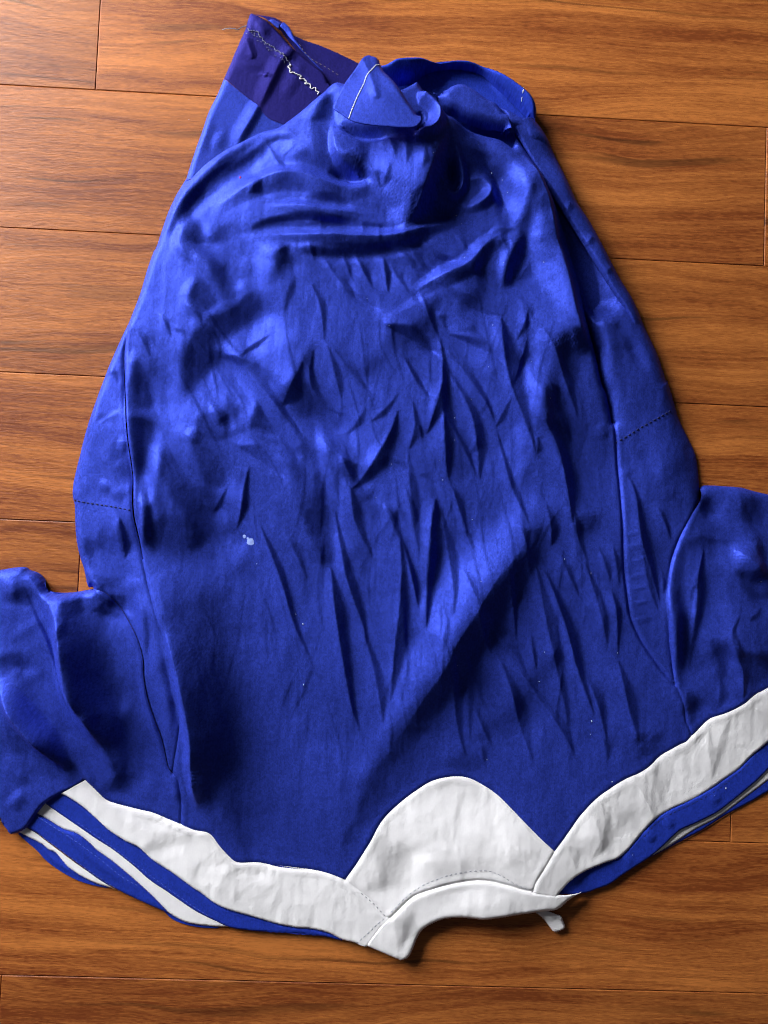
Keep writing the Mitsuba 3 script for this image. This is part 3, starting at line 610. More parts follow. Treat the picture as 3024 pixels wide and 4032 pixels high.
FACETS = [([[-153.1,199.4],[-146.0,216.0],[-137.8,211.0],[-129.2,197.9],[-139.3,188.0],[-147.5,193.0]],-0.6,1.2),
([[-136.4,235.3],[-122.8,227.9],[-116.6,209.3],[-122.9,202.3],[-135.7,221.9]],-0.6,2.5),
([[-136.6,185.5],[-121.5,201.0],[-103.3,208.7],[-90.8,197.1],[-102.1,183.1],[-120.0,171.5],[-130.0,160.3],[-121.8,154.0],[-139.3,135.8],[-151.0,116.6],[-157.6,132.3],[-156.0,153.7],[-148.8,167.4],[-141.4,175.8]],-0.8,2.6),
([[-137.9,185.4],[-126.6,198.1],[-113.7,205.4],[-103.3,208.7],[-113.3,197.4],[-128.7,187.2]],0.45,1.0),
([[-166.3,123.9],[-160.7,142.8],[-152.7,115.2],[-140.2,101.1],[-149.9,84.8],[-163.8,100.1]],0.35,2.5),
([[-121.7,152.7],[-99.9,136.3],[-77.8,115.9],[-53.9,83.7],[-60.2,78.1],[-82.5,103.7],[-98.9,116.3],[-110.3,134.5]],0.5,1.0),
([[-90.9,114.0],[-82.4,101.1],[-60.2,78.1],[-57.7,69.7],[-73.8,86.8],[-97.8,92.4],[-94.3,103.2]],-0.8,1.2),
([[-72.7,120.2],[-48.2,164.2],[-49.8,140.0],[-43.5,118.8],[-19.2,106.6],[-29.2,94.1],[-50.9,105.2]],-0.45,1.6),
([[-130.3,112.2],[-116.7,103.5],[-113.0,91.7],[-123.1,100.6]],-0.8,1.2),
([[-117.4,118.1],[-106.5,109.3],[-108.1,98.6],[-114.2,106.3]],-0.6,1.5),
([[-141.5,99.7],[-130.0,106.9],[-116.1,91.6],[-103.0,92.2],[-108.0,86.1],[-123.5,80.6],[-139.4,85.2]],-0.35,1.0),
([[-147.1,82.2],[-136.6,80.1],[-117.2,59.7],[-119.0,43.8],[-129.6,46.0],[-141.0,64.0]],-0.6,2.0),
([[-167.7,74.7],[-161.6,67.9],[-142.8,48.1],[-119.7,30.6],[-135.7,11.5],[-152.0,24.0],[-163.2,39.3],[-168.6,52.2]],-0.9,2),
([[-198.6,141.0],[-195.0,146.5],[-185.0,131.0],[-180.0,109.9],[-187.7,106.9],[-194.8,117.2]],-0.7,2),
([[-193.8,98.7],[-179.3,96.7],[-179.6,78.2],[-182.4,56.9],[-186.9,43.6],[-190.5,61.8]],-0.95,2),
([[-178.0,22.9],[-171.8,28.4],[-169.0,10.2],[-170.9,-13.5],[-177.8,-5.9]],-0.9,1.5),
([[-167.3,18.1],[-141.2,16.6],[-120.4,17.4],[-104.1,4.9],[-124.0,-14.2],[-155.2,-15.4],[-168.7,-5.5]],-0.5,5),
([[-71.3,206.2],[-63.7,226.1],[-64.8,209.2],[-73.7,189.4]],-0.55,1.0),
([[-106.5,154.2],[-95.9,164.6],[-85.1,171.0],[-95.7,160.6]],-0.45,1.0),
([[-65.0,67.3],[-54.2,62.5],[-34.1,23.6],[-22.0,-12.8],[-32.5,-13.2],[-52.7,28.1]],-0.7,2.5),
([[-41.6,105.6],[-30.8,68.8],[-22.5,29.4],[-12.8,-12.4],[-19.4,-12.7],[-30.4,29.1],[-37.4,68.5]],0.45,2.5),
([[-215.3,87.2],[-201.7,77.2],[-195.4,56.4],[-202.6,45.5],[-211.4,63.6]],-0.3,3),
([[-185.8,171.0],[-174.8,160.8],[-170.9,137.0],[-181.1,131.2],[-187.5,152.2]],-0.3,5),
([[-93.7,229.4],[-80.8,238.2],[-77.1,216.7],[-92.5,205.1],[-103.5,212.7]],0.3,6),
([[-112.6,182.6],[-81.2,189.5],[-59.3,174.4],[-90.3,156.8]],0.25,6),
([[274.8,-22.3],[282.1,-54.1],[281.9,-91.4],[279.0,-107.5],[273.1,-86.4],[266.9,-54.7],[268.4,-27.9]],-0.4,3),
([[292.1,8.5],[293.3,-10.9],[288.1,-32.5],[285.6,-64.7],[283.1,-96.7],[281.5,-75.5],[280.5,-32.8],[286.6,-14.3]],0.4,0.8),
([[315.1,-99.8],[328.7,-100.4],[329.1,-118.5],[324.9,-125.0],[306.6,-131.9],[310.5,-109.6]],0.45,1),
([[321.7,-74.0],[329.7,-95.1],[350.6,-107.1],[350.3,-87.9],[332.7,-80.0]],-0.5,3),
([[313.3,12.6],[330.7,18.7],[337.5,6.0],[348.7,-6.5],[349.0,-20.5],[331.2,-5.1]],0.4,2.5),
([[318.0,-2.4],[331.3,-9.4],[349.1,-24.8],[349.2,-33.4],[331.5,-23.3],[318.2,-9.9]],-0.4,3),
([[326.7,52.1],[346.7,45.3],[348.1,28.0],[333.7,36.1],[324.7,44.4]],-0.4,3),
([[323.8,-46.2],[321.5,-63.4],[320.7,-80.5],[328.6,-95.1],[322.0,-89.0],[315.7,-74.3],[316.5,-61.4]],0.35,0.8),
([[-166.5,-34.6],[-152.4,-49.5],[-133.2,-48.7],[-114.5,-38.4],[-106.4,-47.7],[-112.5,-80.6],[-92.5,-137.2],[-81.1,-174.8],[-98.8,-203.7],[-120.2,-157.1],[-142.5,-93.2],[-159.3,-63.2]],-0.35,8)]
PANELS = {
'front_panel': dict(mat='blue', off=0, thick=0, wr=1.0, step=1.0, base=None, poly=[[-162.5,311.6],[-170.3,297.7],[-176.7,281.3],[-181.7,265.0],[-186.0,247.4],[-188.5,242.1],[-193.1,225.9],[-197.6,206.5],[-203.5,187.2],[-206.3,178.6],[-204.4,177.0],[-206.2,152.1],[-205.0,135.2],[-202.7,115.9],[-196.8,77.3],[-192.9,51.7],[-189.9,19.8],[-185.7,0.7],[-181.4,-19.4],[-178.8,-26.9],[-173.5,-43.3],[-168.3,-57.0],[-162.5,-72.0],[-155.2,-89.5],[-149.2,-109.5],[-144.5,-126.9],[-142.6,-139.4],[-143.1,-154.5],[-144.7,-170.9],[-147.1,-185.9],[-148.5,-196.2],[-148.5,-196.2],[-144.5,-199.6],[-142.3,-207.0],[-140.4,-219.4],[-140.1,-230.2],[-140.1,-237.8],[-140.1,-237.8],[-128.6,-242.1],[-116.0,-244.5],[-106.9,-254.7],[-99.0,-262.7],[-91.2,-267.7],[-74.6,-267.9],[-56.4,-271.2],[-35.3,-272.4],[-59.6,-269.9],[-41.9,-271.2],[-20.6,-273.5],[-1.8,-279.1],[-1.8,-279.1],[7.3,-264.9],[17.3,-247.2],[27.2,-229.4],[40.9,-215.0],[54.7,-204.1],[68.7,-195.7],[84.7,-192.0],[97.3,-192.7],[110.0,-197.9],[124.7,-207.2],[143.3,-224.2],[158.1,-237.9],[172.0,-249.8],[172.0,-249.7],[184.5,-233.1],[194.7,-218.7],[204.9,-207.4],[216.3,-198.6],[230.9,-189.1],[242.7,-183.5],[251.9,-177.4],[262.3,-168.6],[275.5,-159.7],[282.1,-156.2],[286.6,-151.1],[286.6,-151.1],[283.8,-143.1],[281.7,-139.5],[279.1,-127.3],[274.1,-115.1],[270.5,-107.6],[270.5,-107.6],[261.1,-98.7],[251.4,-86.7],[241.6,-73.1],[233.4,-58.0],[229.1,-45.7],[226.3,-28.8],[222.5,-2.5],[221.1,20.9],[219.6,44.3],[218.4,60.0],[216.2,81.9],[214.7,96.2],[211.7,113.5],[206.3,137.0],[201.3,147.9],[194.2,175.3],[186.2,201.5],[180.1,227.9],[172.7,254.3],[163.9,280.7],[154.5,303.1],[137.6,333.2],[120.1,358.0],[116.4,347.0],[105.0,353.6],[92.0,356.1],[76.3,360.5],[64.5,366.4],[56.7,369.9],[50.0,377.4],[43.3,383.6],[37.9,391.2],[31.8,398.3],[26.1,395.1],[19.9,390.8],[8.5,386.8],[-8.4,391.1],[-26.5,393.2],[-38.7,395.9],[-48.7,387.3],[-58.8,378.0],[-71.3,366.6],[-85.7,355.1],[-100.4,350.0],[-115.5,341.4],[-129.3,333.3],[-139.3,325.5],[-149.2,317.0],[-159.5,305.8]],
edges=[([[-162.5,311.6],[-170.3,297.7],[-176.7,281.3],[-181.7,265.0],[-186.0,247.4],[-188.5,242.1],[-193.1,225.9],[-197.6,206.5],[-203.5,187.2],[-206.3,178.6]],9,0.8),([[116.4,347.0],[105.0,353.6],[92.0,356.1],[76.3,360.5],[64.5,366.4],[56.7,369.9],[50.0,377.4],[43.3,383.6],[37.9,391.2],[31.8,398.3],[26.1,395.1],[19.9,390.8],[8.5,386.8],[-8.4,391.1],[-26.5,393.2],[-38.7,395.9],[-48.7,387.3],[-58.8,378.0],[-71.3,366.6],[-85.7,355.1],[-100.4,350.0],[-115.5,341.4],[-129.3,333.3],[-139.3,325.5],[-149.2,317.0],[-159.5,305.8]],9,8),([[-204.4,177.0],[-206.2,152.1],[-205.0,135.2],[-202.7,115.9],[-196.8,77.3],[-192.9,51.7],[-189.9,19.8],[-185.7,0.7],[-181.4,-19.4]],3,9),([[211.7,113.5],[206.3,137.0],[201.3,147.9],[194.2,175.3],[186.2,201.5],[180.1,227.9],[172.7,254.3],[163.9,280.7],[154.5,303.1],[137.6,333.2],[120.1,358.0]],9,2.0)],
seams=[([[-140.1,-237.8],[-128.6,-242.1],[-116.0,-244.5],[-106.9,-254.7],[-99.0,-262.7],[-91.2,-267.7],[-74.6,-267.9],[-56.4,-271.2],[-35.3,-272.4],[-59.6,-269.9],[-41.9,-271.2],[-20.6,-273.5],[-1.8,-279.1]],0.7,1.1),([[-1.8,-279.1],[7.3,-264.9],[17.3,-247.2],[27.2,-229.4],[40.9,-215.0],[54.7,-204.1],[68.7,-195.7],[84.7,-192.0],[97.3,-192.7],[110.0,-197.9],[124.7,-207.2],[143.3,-224.2],[158.1,-237.9],[172.0,-249.8]],0.7,1.1),([[172.0,-249.7],[184.5,-233.1],[194.7,-218.7],[204.9,-207.4],[216.3,-198.6],[230.9,-189.1],[242.7,-183.5],[251.9,-177.4],[262.3,-168.6],[275.5,-159.7],[282.1,-156.2],[286.6,-151.1]],0.7,1.1),([[270.5,-107.6],[274.1,-115.1],[279.1,-127.3],[281.7,-139.5],[283.8,-143.1],[286.6,-151.1]],0.7,1.1),([[-148.5,-196.2],[-144.5,-199.6],[-142.3,-207.0],[-140.4,-219.4],[-140.1,-230.2],[-140.1,-237.8]],0.7,1.1),([[-204.4,177.0],[-206.2,152.1],[-205.0,135.2],[-202.7,115.9],[-196.8,77.3],[-192.9,51.7],[-189.9,19.8],[-185.7,0.7],[-181.4,-19.4],[-178.8,-26.9],[-173.5,-43.3],[-168.3,-57.0],[-162.5,-72.0],[-155.2,-89.5],[-149.2,-109.5],[-144.5,-126.9],[-142.6,-139.4],[-143.1,-154.5],[-144.7,-170.9],[-147.1,-185.9],[-148.5,-196.2]],0.9,1.2),([[270.5,-107.6],[261.1,-98.7],[251.4,-86.7],[241.6,-73.1],[233.4,-58.0],[229.1,-45.7],[226.3,-28.8],[222.5,-2.5],[221.1,20.9],[219.6,44.3],[218.4,60.0],[216.2,81.9],[214.7,96.2],[211.7,113.5],[206.3,137.0],[201.3,147.9],[194.2,175.3],[186.2,201.5],[180.1,227.9],[172.7,254.3],[163.9,280.7],[154.5,303.1],[137.6,333.2],[120.1,358.0]],1.6,1.4)],
strokes=[]),
'side_panel': dict(mat='blue', off=-1.0, thick=0, wr=1.0, step=1.0, base=None, poly=[[-206.6,178.9],[-213.8,161.4],[-220.5,142.7],[-226.0,125.3],[-232.4,102.8],[-237.8,83.0],[-241.8,63.3],[-244.7,47.6],[-245.7,37.1],[-244.9,28.1],[-243.4,24.3],[-241.9,8.9],[-239.7,-6.5],[-236.0,-19.9],[-232.3,-28.8],[-230.0,-36.4],[-226.9,-45.3],[-223.1,-45.1],[-220.7,-45.7],[-209.1,-49.1],[-198.4,-60.7],[-187.5,-75.5],[-180.6,-87.9],[-176.0,-101.6],[-174.6,-117.9],[-170.5,-135.4],[-164.6,-151.5],[-159.6,-163.8],[-157.3,-171.3],[-154.8,-182.4],[-152.5,-191.1],[-148.5,-196.2],[-148.5,-196.2],[-147.1,-185.9],[-144.7,-170.9],[-143.1,-154.5],[-142.6,-139.4],[-144.5,-126.9],[-149.2,-109.5],[-155.2,-89.5],[-162.5,-72.0],[-168.3,-57.0],[-173.5,-43.3],[-178.8,-26.9],[-181.4,-19.4],[-185.7,0.7],[-189.9,19.8],[-192.9,51.7],[-196.8,77.3],[-202.7,115.9],[-205.0,135.2],[-206.2,152.1],[-204.4,177.0]],
edges=[([[-206.6,178.9],[-213.8,161.4],[-220.5,142.7],[-226.0,125.3],[-232.4,102.8],[-237.8,83.0],[-241.8,63.3],[-244.7,47.6],[-245.7,37.1],[-244.9,28.1],[-243.4,24.3],[-241.9,8.9],[-239.7,-6.5],[-236.0,-19.9],[-232.3,-28.8],[-230.0,-36.4],[-226.9,-45.3],[-223.1,-45.1]],8,0.6)],
seams=[([[-220.7,-45.7],[-209.1,-49.1],[-198.4,-60.7],[-187.5,-75.5],[-180.6,-87.9],[-176.0,-101.6],[-174.6,-117.9],[-170.5,-135.4],[-164.6,-151.5],[-159.6,-163.8],[-157.3,-171.3],[-154.8,-182.4],[-152.5,-191.1],[-148.5,-196.2]],0.7,1.1),([[-204.4,177.0],[-206.2,152.1],[-205.0,135.2],[-202.7,115.9],[-196.8,77.3],[-192.9,51.7],[-189.9,19.8],[-185.7,0.7],[-181.4,-19.4],[-178.8,-26.9],[-173.5,-43.3],[-168.3,-57.0],[-162.5,-72.0],[-155.2,-89.5],[-149.2,-109.5],[-144.5,-126.9],[-142.6,-139.4],[-143.1,-154.5],[-144.7,-170.9],[-147.1,-185.9],[-148.5,-196.2]],0.9,1.2)],
strokes=[]),
'sleeve': dict(mat='blue', off=0, thick=0, wr=1.0, step=1.0, base=None, poly=[[-315.3,-36.3],[-300.3,-33.4],[-292.9,-31.8],[-285.3,-30.6],[-280.3,-30.8],[-277.0,-32.9],[-269.9,-35.1],[-263.9,-40.6],[-258.3,-49.6],[-242.4,-50.3],[-228.6,-47.6],[-222.4,-46.1],[-220.7,-45.7],[-209.1,-49.1],[-198.4,-60.7],[-187.5,-75.5],[-180.6,-87.9],[-176.0,-101.6],[-174.6,-117.9],[-170.5,-135.4],[-164.6,-151.5],[-159.6,-163.8],[-157.3,-171.3],[-154.8,-182.4],[-152.5,-191.1],[-148.5,-196.2],[-148.5,-196.2],[-144.5,-199.6],[-142.3,-207.0],[-140.4,-219.4],[-140.1,-230.2],[-140.1,-237.8],[-140.1,-237.8],[-151.5,-233.9],[-163.0,-229.7],[-174.4,-227.3],[-191.4,-223.3],[-201.7,-219.7],[-208.8,-213.3],[-219.5,-203.5],[-220.8,-204.8],[-228.4,-210.1],[-240.4,-216.4],[-251.8,-224.3],[-258.4,-232.9],[-265.8,-244.2],[-271.7,-248.0],[-275.5,-249.6],[-280.0,-249.1],[-287.4,-238.2],[-300.9,-236.4]],
edges=[([[-315.3,-36.3],[-300.3,-33.4],[-292.9,-31.8],[-285.3,-30.6],[-280.3,-30.8],[-277.0,-32.9],[-269.9,-35.1],[-263.9,-40.6],[-258.3,-49.6],[-242.4,-50.3],[-228.6,-47.6],[-222.4,-46.1]],8,0.6),([[-220.8,-204.8],[-228.4,-210.1],[-240.4,-216.4],[-251.8,-224.3],[-258.4,-232.9],[-265.8,-244.2],[-271.7,-248.0],[-275.5,-249.6],[-280.0,-249.1],[-287.4,-238.2],[-300.9,-236.4]],3,4)],
seams=[([[-220.7,-45.7],[-209.1,-49.1],[-198.4,-60.7],[-187.5,-75.5],[-180.6,-87.9],[-176.0,-101.6],[-174.6,-117.9],[-170.5,-135.4],[-164.6,-151.5],[-159.6,-163.8],[-157.3,-171.3],[-154.8,-182.4],[-152.5,-191.1],[-148.5,-196.2]],0.7,1.1),([[-148.5,-196.2],[-144.5,-199.6],[-142.3,-207.0],[-140.4,-219.4],[-140.1,-230.2],[-140.1,-237.8]],0.7,1.1),([[-219.5,-203.5],[-208.8,-213.3],[-201.7,-219.7],[-191.4,-223.3],[-174.4,-227.3],[-163.0,-229.7],[-151.5,-233.9],[-140.1,-237.8]],0.7,1.1)],
strokes=[]),
'side_panel_001': dict(mat='blue', off=0, thick=0, wr=1.0, step=1.0, base=None, poly=[[133.0,379.0],[145.6,364.6],[154.2,348.6],[165.7,326.0],[175.8,304.7],[188.5,286.3],[202.7,261.2],[214.0,241.5],[228.0,220.5],[239.4,196.8],[249.3,177.1],[258.7,152.1],[259.3,153.5],[265.4,136.1],[271.5,118.7],[279.9,103.1],[286.7,89.0],[289.4,73.1],[290.5,60.4],[290.8,47.7],[287.7,47.2],[280.1,34.3],[274.0,23.1],[268.0,7.2],[263.7,-8.6],[261.3,-27.4],[261.5,-47.6],[263.5,-67.7],[267.1,-86.1],[269.9,-104.5],[270.5,-107.6],[270.5,-107.6],[261.1,-98.7],[251.4,-86.7],[241.6,-73.1],[233.4,-58.0],[229.1,-45.7],[226.3,-28.8],[222.5,-2.5],[221.1,20.9],[219.6,44.3],[218.4,60.0],[216.2,81.9],[214.7,96.2],[211.7,113.5],[206.3,137.0],[201.3,147.9],[194.2,175.3],[186.2,201.5],[180.1,227.9],[172.7,254.3],[163.9,280.7],[154.5,303.1],[137.6,333.2],[120.1,358.0],[110.6,358.8],[106.1,374.6],[97.9,383.5],[102.5,383.1],[119.2,376.7],[132.6,369.4]],
edges=[([[133.0,379.0],[145.6,364.6],[154.2,348.6],[165.7,326.0],[175.8,304.7],[188.5,286.3],[202.7,261.2],[214.0,241.5],[228.0,220.5],[239.4,196.8],[249.3,177.1],[258.7,152.1],[259.3,153.5],[265.4,136.1],[271.5,118.7],[279.9,103.1],[286.7,89.0],[289.4,73.1],[290.5,60.4],[290.8,47.7]],17,0.6),([[211.7,113.5],[206.3,137.0],[201.3,147.9],[194.2,175.3],[186.2,201.5],[180.1,227.9],[172.7,254.3],[163.9,280.7],[154.5,303.1],[137.6,333.2],[120.1,358.0]],12,2.0),([[110.6,358.8],[106.1,374.6],[97.9,383.5],[102.5,383.1],[119.2,376.7],[132.6,369.4]],5,6)],
seams=[([[287.7,47.2],[280.1,34.3],[274.0,23.1],[268.0,7.2],[263.7,-8.6],[261.3,-27.4],[261.5,-47.6],[263.5,-67.7],[267.1,-86.1],[269.9,-104.5],[270.5,-107.6]],0.7,1.1),([[270.5,-107.6],[261.1,-98.7],[251.4,-86.7],[241.6,-73.1],[233.4,-58.0],[229.1,-45.7],[226.3,-28.8],[222.5,-2.5],[221.1,20.9],[219.6,44.3],[218.4,60.0],[216.2,81.9],[214.7,96.2],[211.7,113.5],[206.3,137.0],[201.3,147.9],[194.2,175.3],[186.2,201.5],[180.1,227.9],[172.7,254.3],[163.9,280.7],[154.5,303.1],[137.6,333.2],[120.1,358.0]],1.6,1.4)],
strokes=[([[122.6,353.8],[141.9,326.8],[161.3,297.2],[172.5,273.8],[182.4,250.4],[188.2,232.2],[192.7,212.6],[194.5,193.0]],-16,20,30,'M',0.25),
([[193.4,232.5],[199.4,206.4],[205.5,173.8],[211.5,146.7]],3,10,14,'s',0.25),
([[218.2,190.2],[229.2,171.0],[238.8,155.7]],-4,10,10,'s',0.25),
([[202.1,202.6],[212.9,192.6]],1,6,6,'s',0.25),
([[166.4,300.1],[162.8,289.2]],1.2,4,4,'c',0.25),
([[184.4,271.8],[179.4,263.5]],1,4,4,'c',0.25)]),
'side_fold_001': dict(mat='blue', off=0, thick=0.8, wr=0.7, step=1.0, base=[[119,363,15],[144,324,15],[180,272,16],[207,234,15.5],[229,203,13],[249,165,9],[131,363,16],[165,318,17],[199,259,18],[152,342,12],[236,197,11]], poly=[[113.4,365.1],[118.9,358.7],[127.2,345.7],[143.9,319.2],[161.9,292.1],[179.9,265.0],[196.4,240.6],[207.4,224.6],[219.8,208.0],[232.1,188.8],[241.8,172.1],[253.6,167.9],[248.6,179.7],[239.4,196.8],[228.0,220.5],[214.0,241.5],[202.7,261.2],[188.5,286.3],[175.8,304.7],[165.7,326.0],[154.2,348.6],[145.6,364.6],[135.8,376.4]],
edges=[([[253.6,167.9],[248.6,179.7],[239.4,196.8],[228.0,220.5],[214.0,241.5],[202.7,261.2],[188.5,286.3],[175.8,304.7],[165.7,326.0],[154.2,348.6],[145.6,364.6],[135.8,376.4]],15,0.8),([[113.4,365.1],[118.9,358.7],[127.2,345.7],[143.9,319.2],[161.9,292.1],[179.9,265.0],[196.4,240.6],[207.4,224.6],[219.8,208.0],[232.1,188.8],[241.8,172.1]],2.5,12)],
seams=[],
strokes=[([[166.4,300.1],[162.8,289.2]],1.2,5,4,'c',0.25),
([[187.0,271.9],[180.7,262.3]],1.2,5,4,'c',0.25),
([[204.9,246.3],[198.4,240.7]],0.8,4,4,'c',0.25),
([[151.2,323.3],[159.6,307.7],[170.5,295.0]],0.8,8,8,'s',0.25)]),
'sleeve_001': dict(mat='blue', off=0, thick=0, wr=1.0, step=1.0, base=None, poly=[[290.3,59.6],[295.2,62.9],[310.7,62.9],[327.4,62.3],[339.6,59.5],[350.1,57.6],[366.4,54.1],[365.6,-93.8],[363.0,-103.6],[349.5,-111.3],[341.6,-114.9],[328.3,-123.9],[315.0,-130.9],[303.1,-135.9],[293.8,-144.1],[286.6,-151.1],[286.6,-151.1],[283.8,-143.1],[281.7,-139.5],[279.1,-127.3],[274.1,-115.1],[270.5,-107.6],[270.5,-107.6],[269.9,-104.5],[267.1,-86.1],[263.5,-67.7],[261.5,-47.6],[261.3,-27.4],[263.7,-8.6],[268.0,7.2],[274.0,23.1],[280.1,34.3],[287.7,47.2]],
edges=[([[290.3,59.6],[295.2,62.9],[310.7,62.9],[327.4,62.3],[339.6,59.5],[350.1,57.6],[366.4,54.1]],7,0.6)],
seams=[([[286.6,-151.1],[293.8,-144.1],[303.1,-135.9],[315.0,-130.9],[328.3,-123.9],[341.6,-114.9],[349.5,-111.3],[363.0,-103.6]],0.7,1.1),([[270.5,-107.6],[274.1,-115.1],[279.1,-127.3],[281.7,-139.5],[283.8,-143.1],[286.6,-151.1]],0.7,1.1),([[287.7,47.2],[280.1,34.3],[274.0,23.1],[268.0,7.2],[263.7,-8.6],[261.3,-27.4],[261.5,-47.6],[263.5,-67.7],[267.1,-86.1],[269.9,-104.5],[270.5,-107.6]],0.7,1.1)],
strokes=[]),
'yoke': dict(mat='white', off=0, thick=0, wr=1.0, step=1.0, base=None, poly=[[-1.8,-279.1],[7.3,-264.9],[17.3,-247.2],[27.2,-229.4],[40.9,-215.0],[54.7,-204.1],[68.7,-195.7],[84.7,-192.0],[97.3,-192.7],[110.0,-197.9],[124.7,-207.2],[143.3,-224.2],[158.1,-237.9],[172.0,-249.8],[172.0,-249.7],[164.3,-262.0],[156.8,-273.7],[154.1,-281.8],[154.1,-281.8],[143.3,-280.3],[132.5,-277.5],[114.5,-274.5],[96.7,-276.4],[79.0,-280.9],[63.2,-286.9],[54.5,-291.4],[44.2,-300.7],[36.6,-308.4],[36.6,-308.4],[32.4,-305.9],[22.8,-296.6],[11.9,-288.2],[-1.8,-279.1]],
edges=[],
seams=[([[-1.8,-279.1],[7.3,-264.9],[17.3,-247.2],[27.2,-229.4],[40.9,-215.0],[54.7,-204.1],[68.7,-195.7],[84.7,-192.0],[97.3,-192.7],[110.0,-197.9],[124.7,-207.2],[143.3,-224.2],[158.1,-237.9],[172.0,-249.8]],0.5,0.9),([[-1.8,-279.1],[11.9,-288.2],[22.8,-296.6],[32.4,-305.9],[36.6,-308.4]],0.5,0.9),([[154.1,-281.8],[156.8,-273.7],[164.3,-262.0],[172.0,-249.7]],0.5,0.9),([[36.6,-308.4],[44.2,-300.7],[54.5,-291.4],[63.2,-286.9],[79.0,-280.9],[96.7,-276.4],[114.5,-274.5],[132.5,-277.5],[143.3,-280.3],[154.1,-281.8]],1.0,1.2)],
strokes=[]),
'shoulder_band': dict(mat='white', off=0, thick=0, wr=1.0, step=1.0, base=None, poly=[[-219.5,-203.5],[-208.8,-213.3],[-201.7,-219.7],[-191.4,-223.3],[-174.4,-227.3],[-163.0,-229.7],[-151.5,-233.9],[-140.1,-237.8],[-140.1,-237.8],[-128.6,-242.1],[-116.0,-244.5],[-106.9,-254.7],[-99.0,-262.7],[-91.2,-267.7],[-74.6,-267.9],[-56.4,-271.2],[-35.3,-272.4],[-59.6,-269.9],[-41.9,-271.2],[-20.6,-273.5],[-1.8,-279.1],[-1.8,-279.1],[11.9,-288.2],[22.8,-296.6],[32.4,-305.9],[36.6,-308.4],[30.8,-316.5],[19.1,-333.4],[8.3,-331.0],[-2.4,-328.7],[-13.3,-323.8],[-27.6,-320.7],[-40.0,-320.1],[-57.8,-317.1],[-75.7,-312.4],[-96.9,-307.0],[-108.3,-302.3],[-121.2,-293.7],[-129.3,-288.9],[-144.5,-278.7],[-162.0,-268.1],[-173.9,-258.3],[-185.4,-253.1],[-199.4,-244.5],[-211.2,-234.8],[-220.7,-227.2],[-232.4,-219.8],[-240.4,-216.4]],
edges=[([[30.8,-316.5],[19.1,-333.4],[8.3,-331.0],[-2.4,-328.7],[-13.3,-323.8],[-27.6,-320.7],[-40.0,-320.1],[-57.8,-317.1],[-75.7,-312.4],[-96.9,-307.0],[-108.3,-302.3],[-121.2,-293.7],[-129.3,-288.9],[-144.5,-278.7],[-162.0,-268.1],[-173.9,-258.3],[-185.4,-253.1],[-199.4,-244.5],[-211.2,-234.8],[-220.7,-227.2],[-232.4,-219.8],[-240.4,-216.4]],3,3.2)],
seams=[([[-219.5,-203.5],[-208.8,-213.3],[-201.7,-219.7],[-191.4,-223.3],[-174.4,-227.3],[-163.0,-229.7],[-151.5,-233.9],[-140.1,-237.8]],0.5,0.9),([[-140.1,-237.8],[-128.6,-242.1],[-116.0,-244.5],[-106.9,-254.7],[-99.0,-262.7],[-91.2,-267.7],[-74.6,-267.9],[-56.4,-271.2],[-35.3,-272.4],[-59.6,-269.9],[-41.9,-271.2],[-20.6,-273.5],[-1.8,-279.1]],0.5,0.9),([[-1.8,-279.1],[11.9,-288.2],[22.8,-296.6],[32.4,-305.9],[36.6,-308.4]],0.5,0.9)],
strokes=[]),
'shoulder_band_001': dict(mat='white', off=0, thick=0, wr=1.0, step=1.0, base=None, poly=[[154.1,-281.8],[156.8,-273.7],[164.3,-262.0],[172.0,-249.7],[172.0,-249.7],[184.5,-233.1],[194.7,-218.7],[204.9,-207.4],[216.3,-198.6],[230.9,-189.1],[242.7,-183.5],[251.9,-177.4],[262.3,-168.6],[275.5,-159.7],[282.1,-156.2],[286.6,-151.1],[286.6,-151.1],[293.8,-144.1],[303.1,-135.9],[315.0,-130.9],[328.3,-123.9],[341.6,-114.9],[349.5,-111.3],[363.0,-103.6],[365.9,-142.6],[352.5,-155.6],[339.3,-167.2],[328.7,-178.1],[315.5,-187.7],[302.2,-197.2],[285.0,-206.9],[270.4,-213.9],[258.6,-222.0],[249.5,-231.4],[243.0,-239.4],[234.0,-250.0],[226.1,-256.1],[213.0,-261.0],[196.0,-268.6],[185.6,-275.9],[176.0,-286.2]],
edges=[([[176.0,-286.2],[185.6,-275.9],[196.0,-268.6],[213.0,-261.0],[226.1,-256.1],[234.0,-250.0],[243.0,-239.4],[249.5,-231.4],[258.6,-222.0],[270.4,-213.9],[285.0,-206.9],[302.2,-197.2],[315.5,-187.7],[328.7,-178.1],[339.3,-167.2],[352.5,-155.6],[365.9,-142.6]],3,3.4)],
seams=[([[172.0,-249.7],[184.5,-233.1],[194.7,-218.7],[204.9,-207.4],[216.3,-198.6],[230.9,-189.1],[242.7,-183.5],[251.9,-177.4],[262.3,-168.6],[275.5,-159.7],[282.1,-156.2],[286.6,-151.1]],0.5,0.9),([[286.6,-151.1],[293.8,-144.1],[303.1,-135.9],[315.0,-130.9],[328.3,-123.9],[341.6,-114.9],[349.5,-111.3],[363.0,-103.6]],0.5,0.9),([[154.1,-281.8],[156.8,-273.7],[164.3,-262.0],[172.0,-249.7]],0.5,0.9)],
strokes=[]),
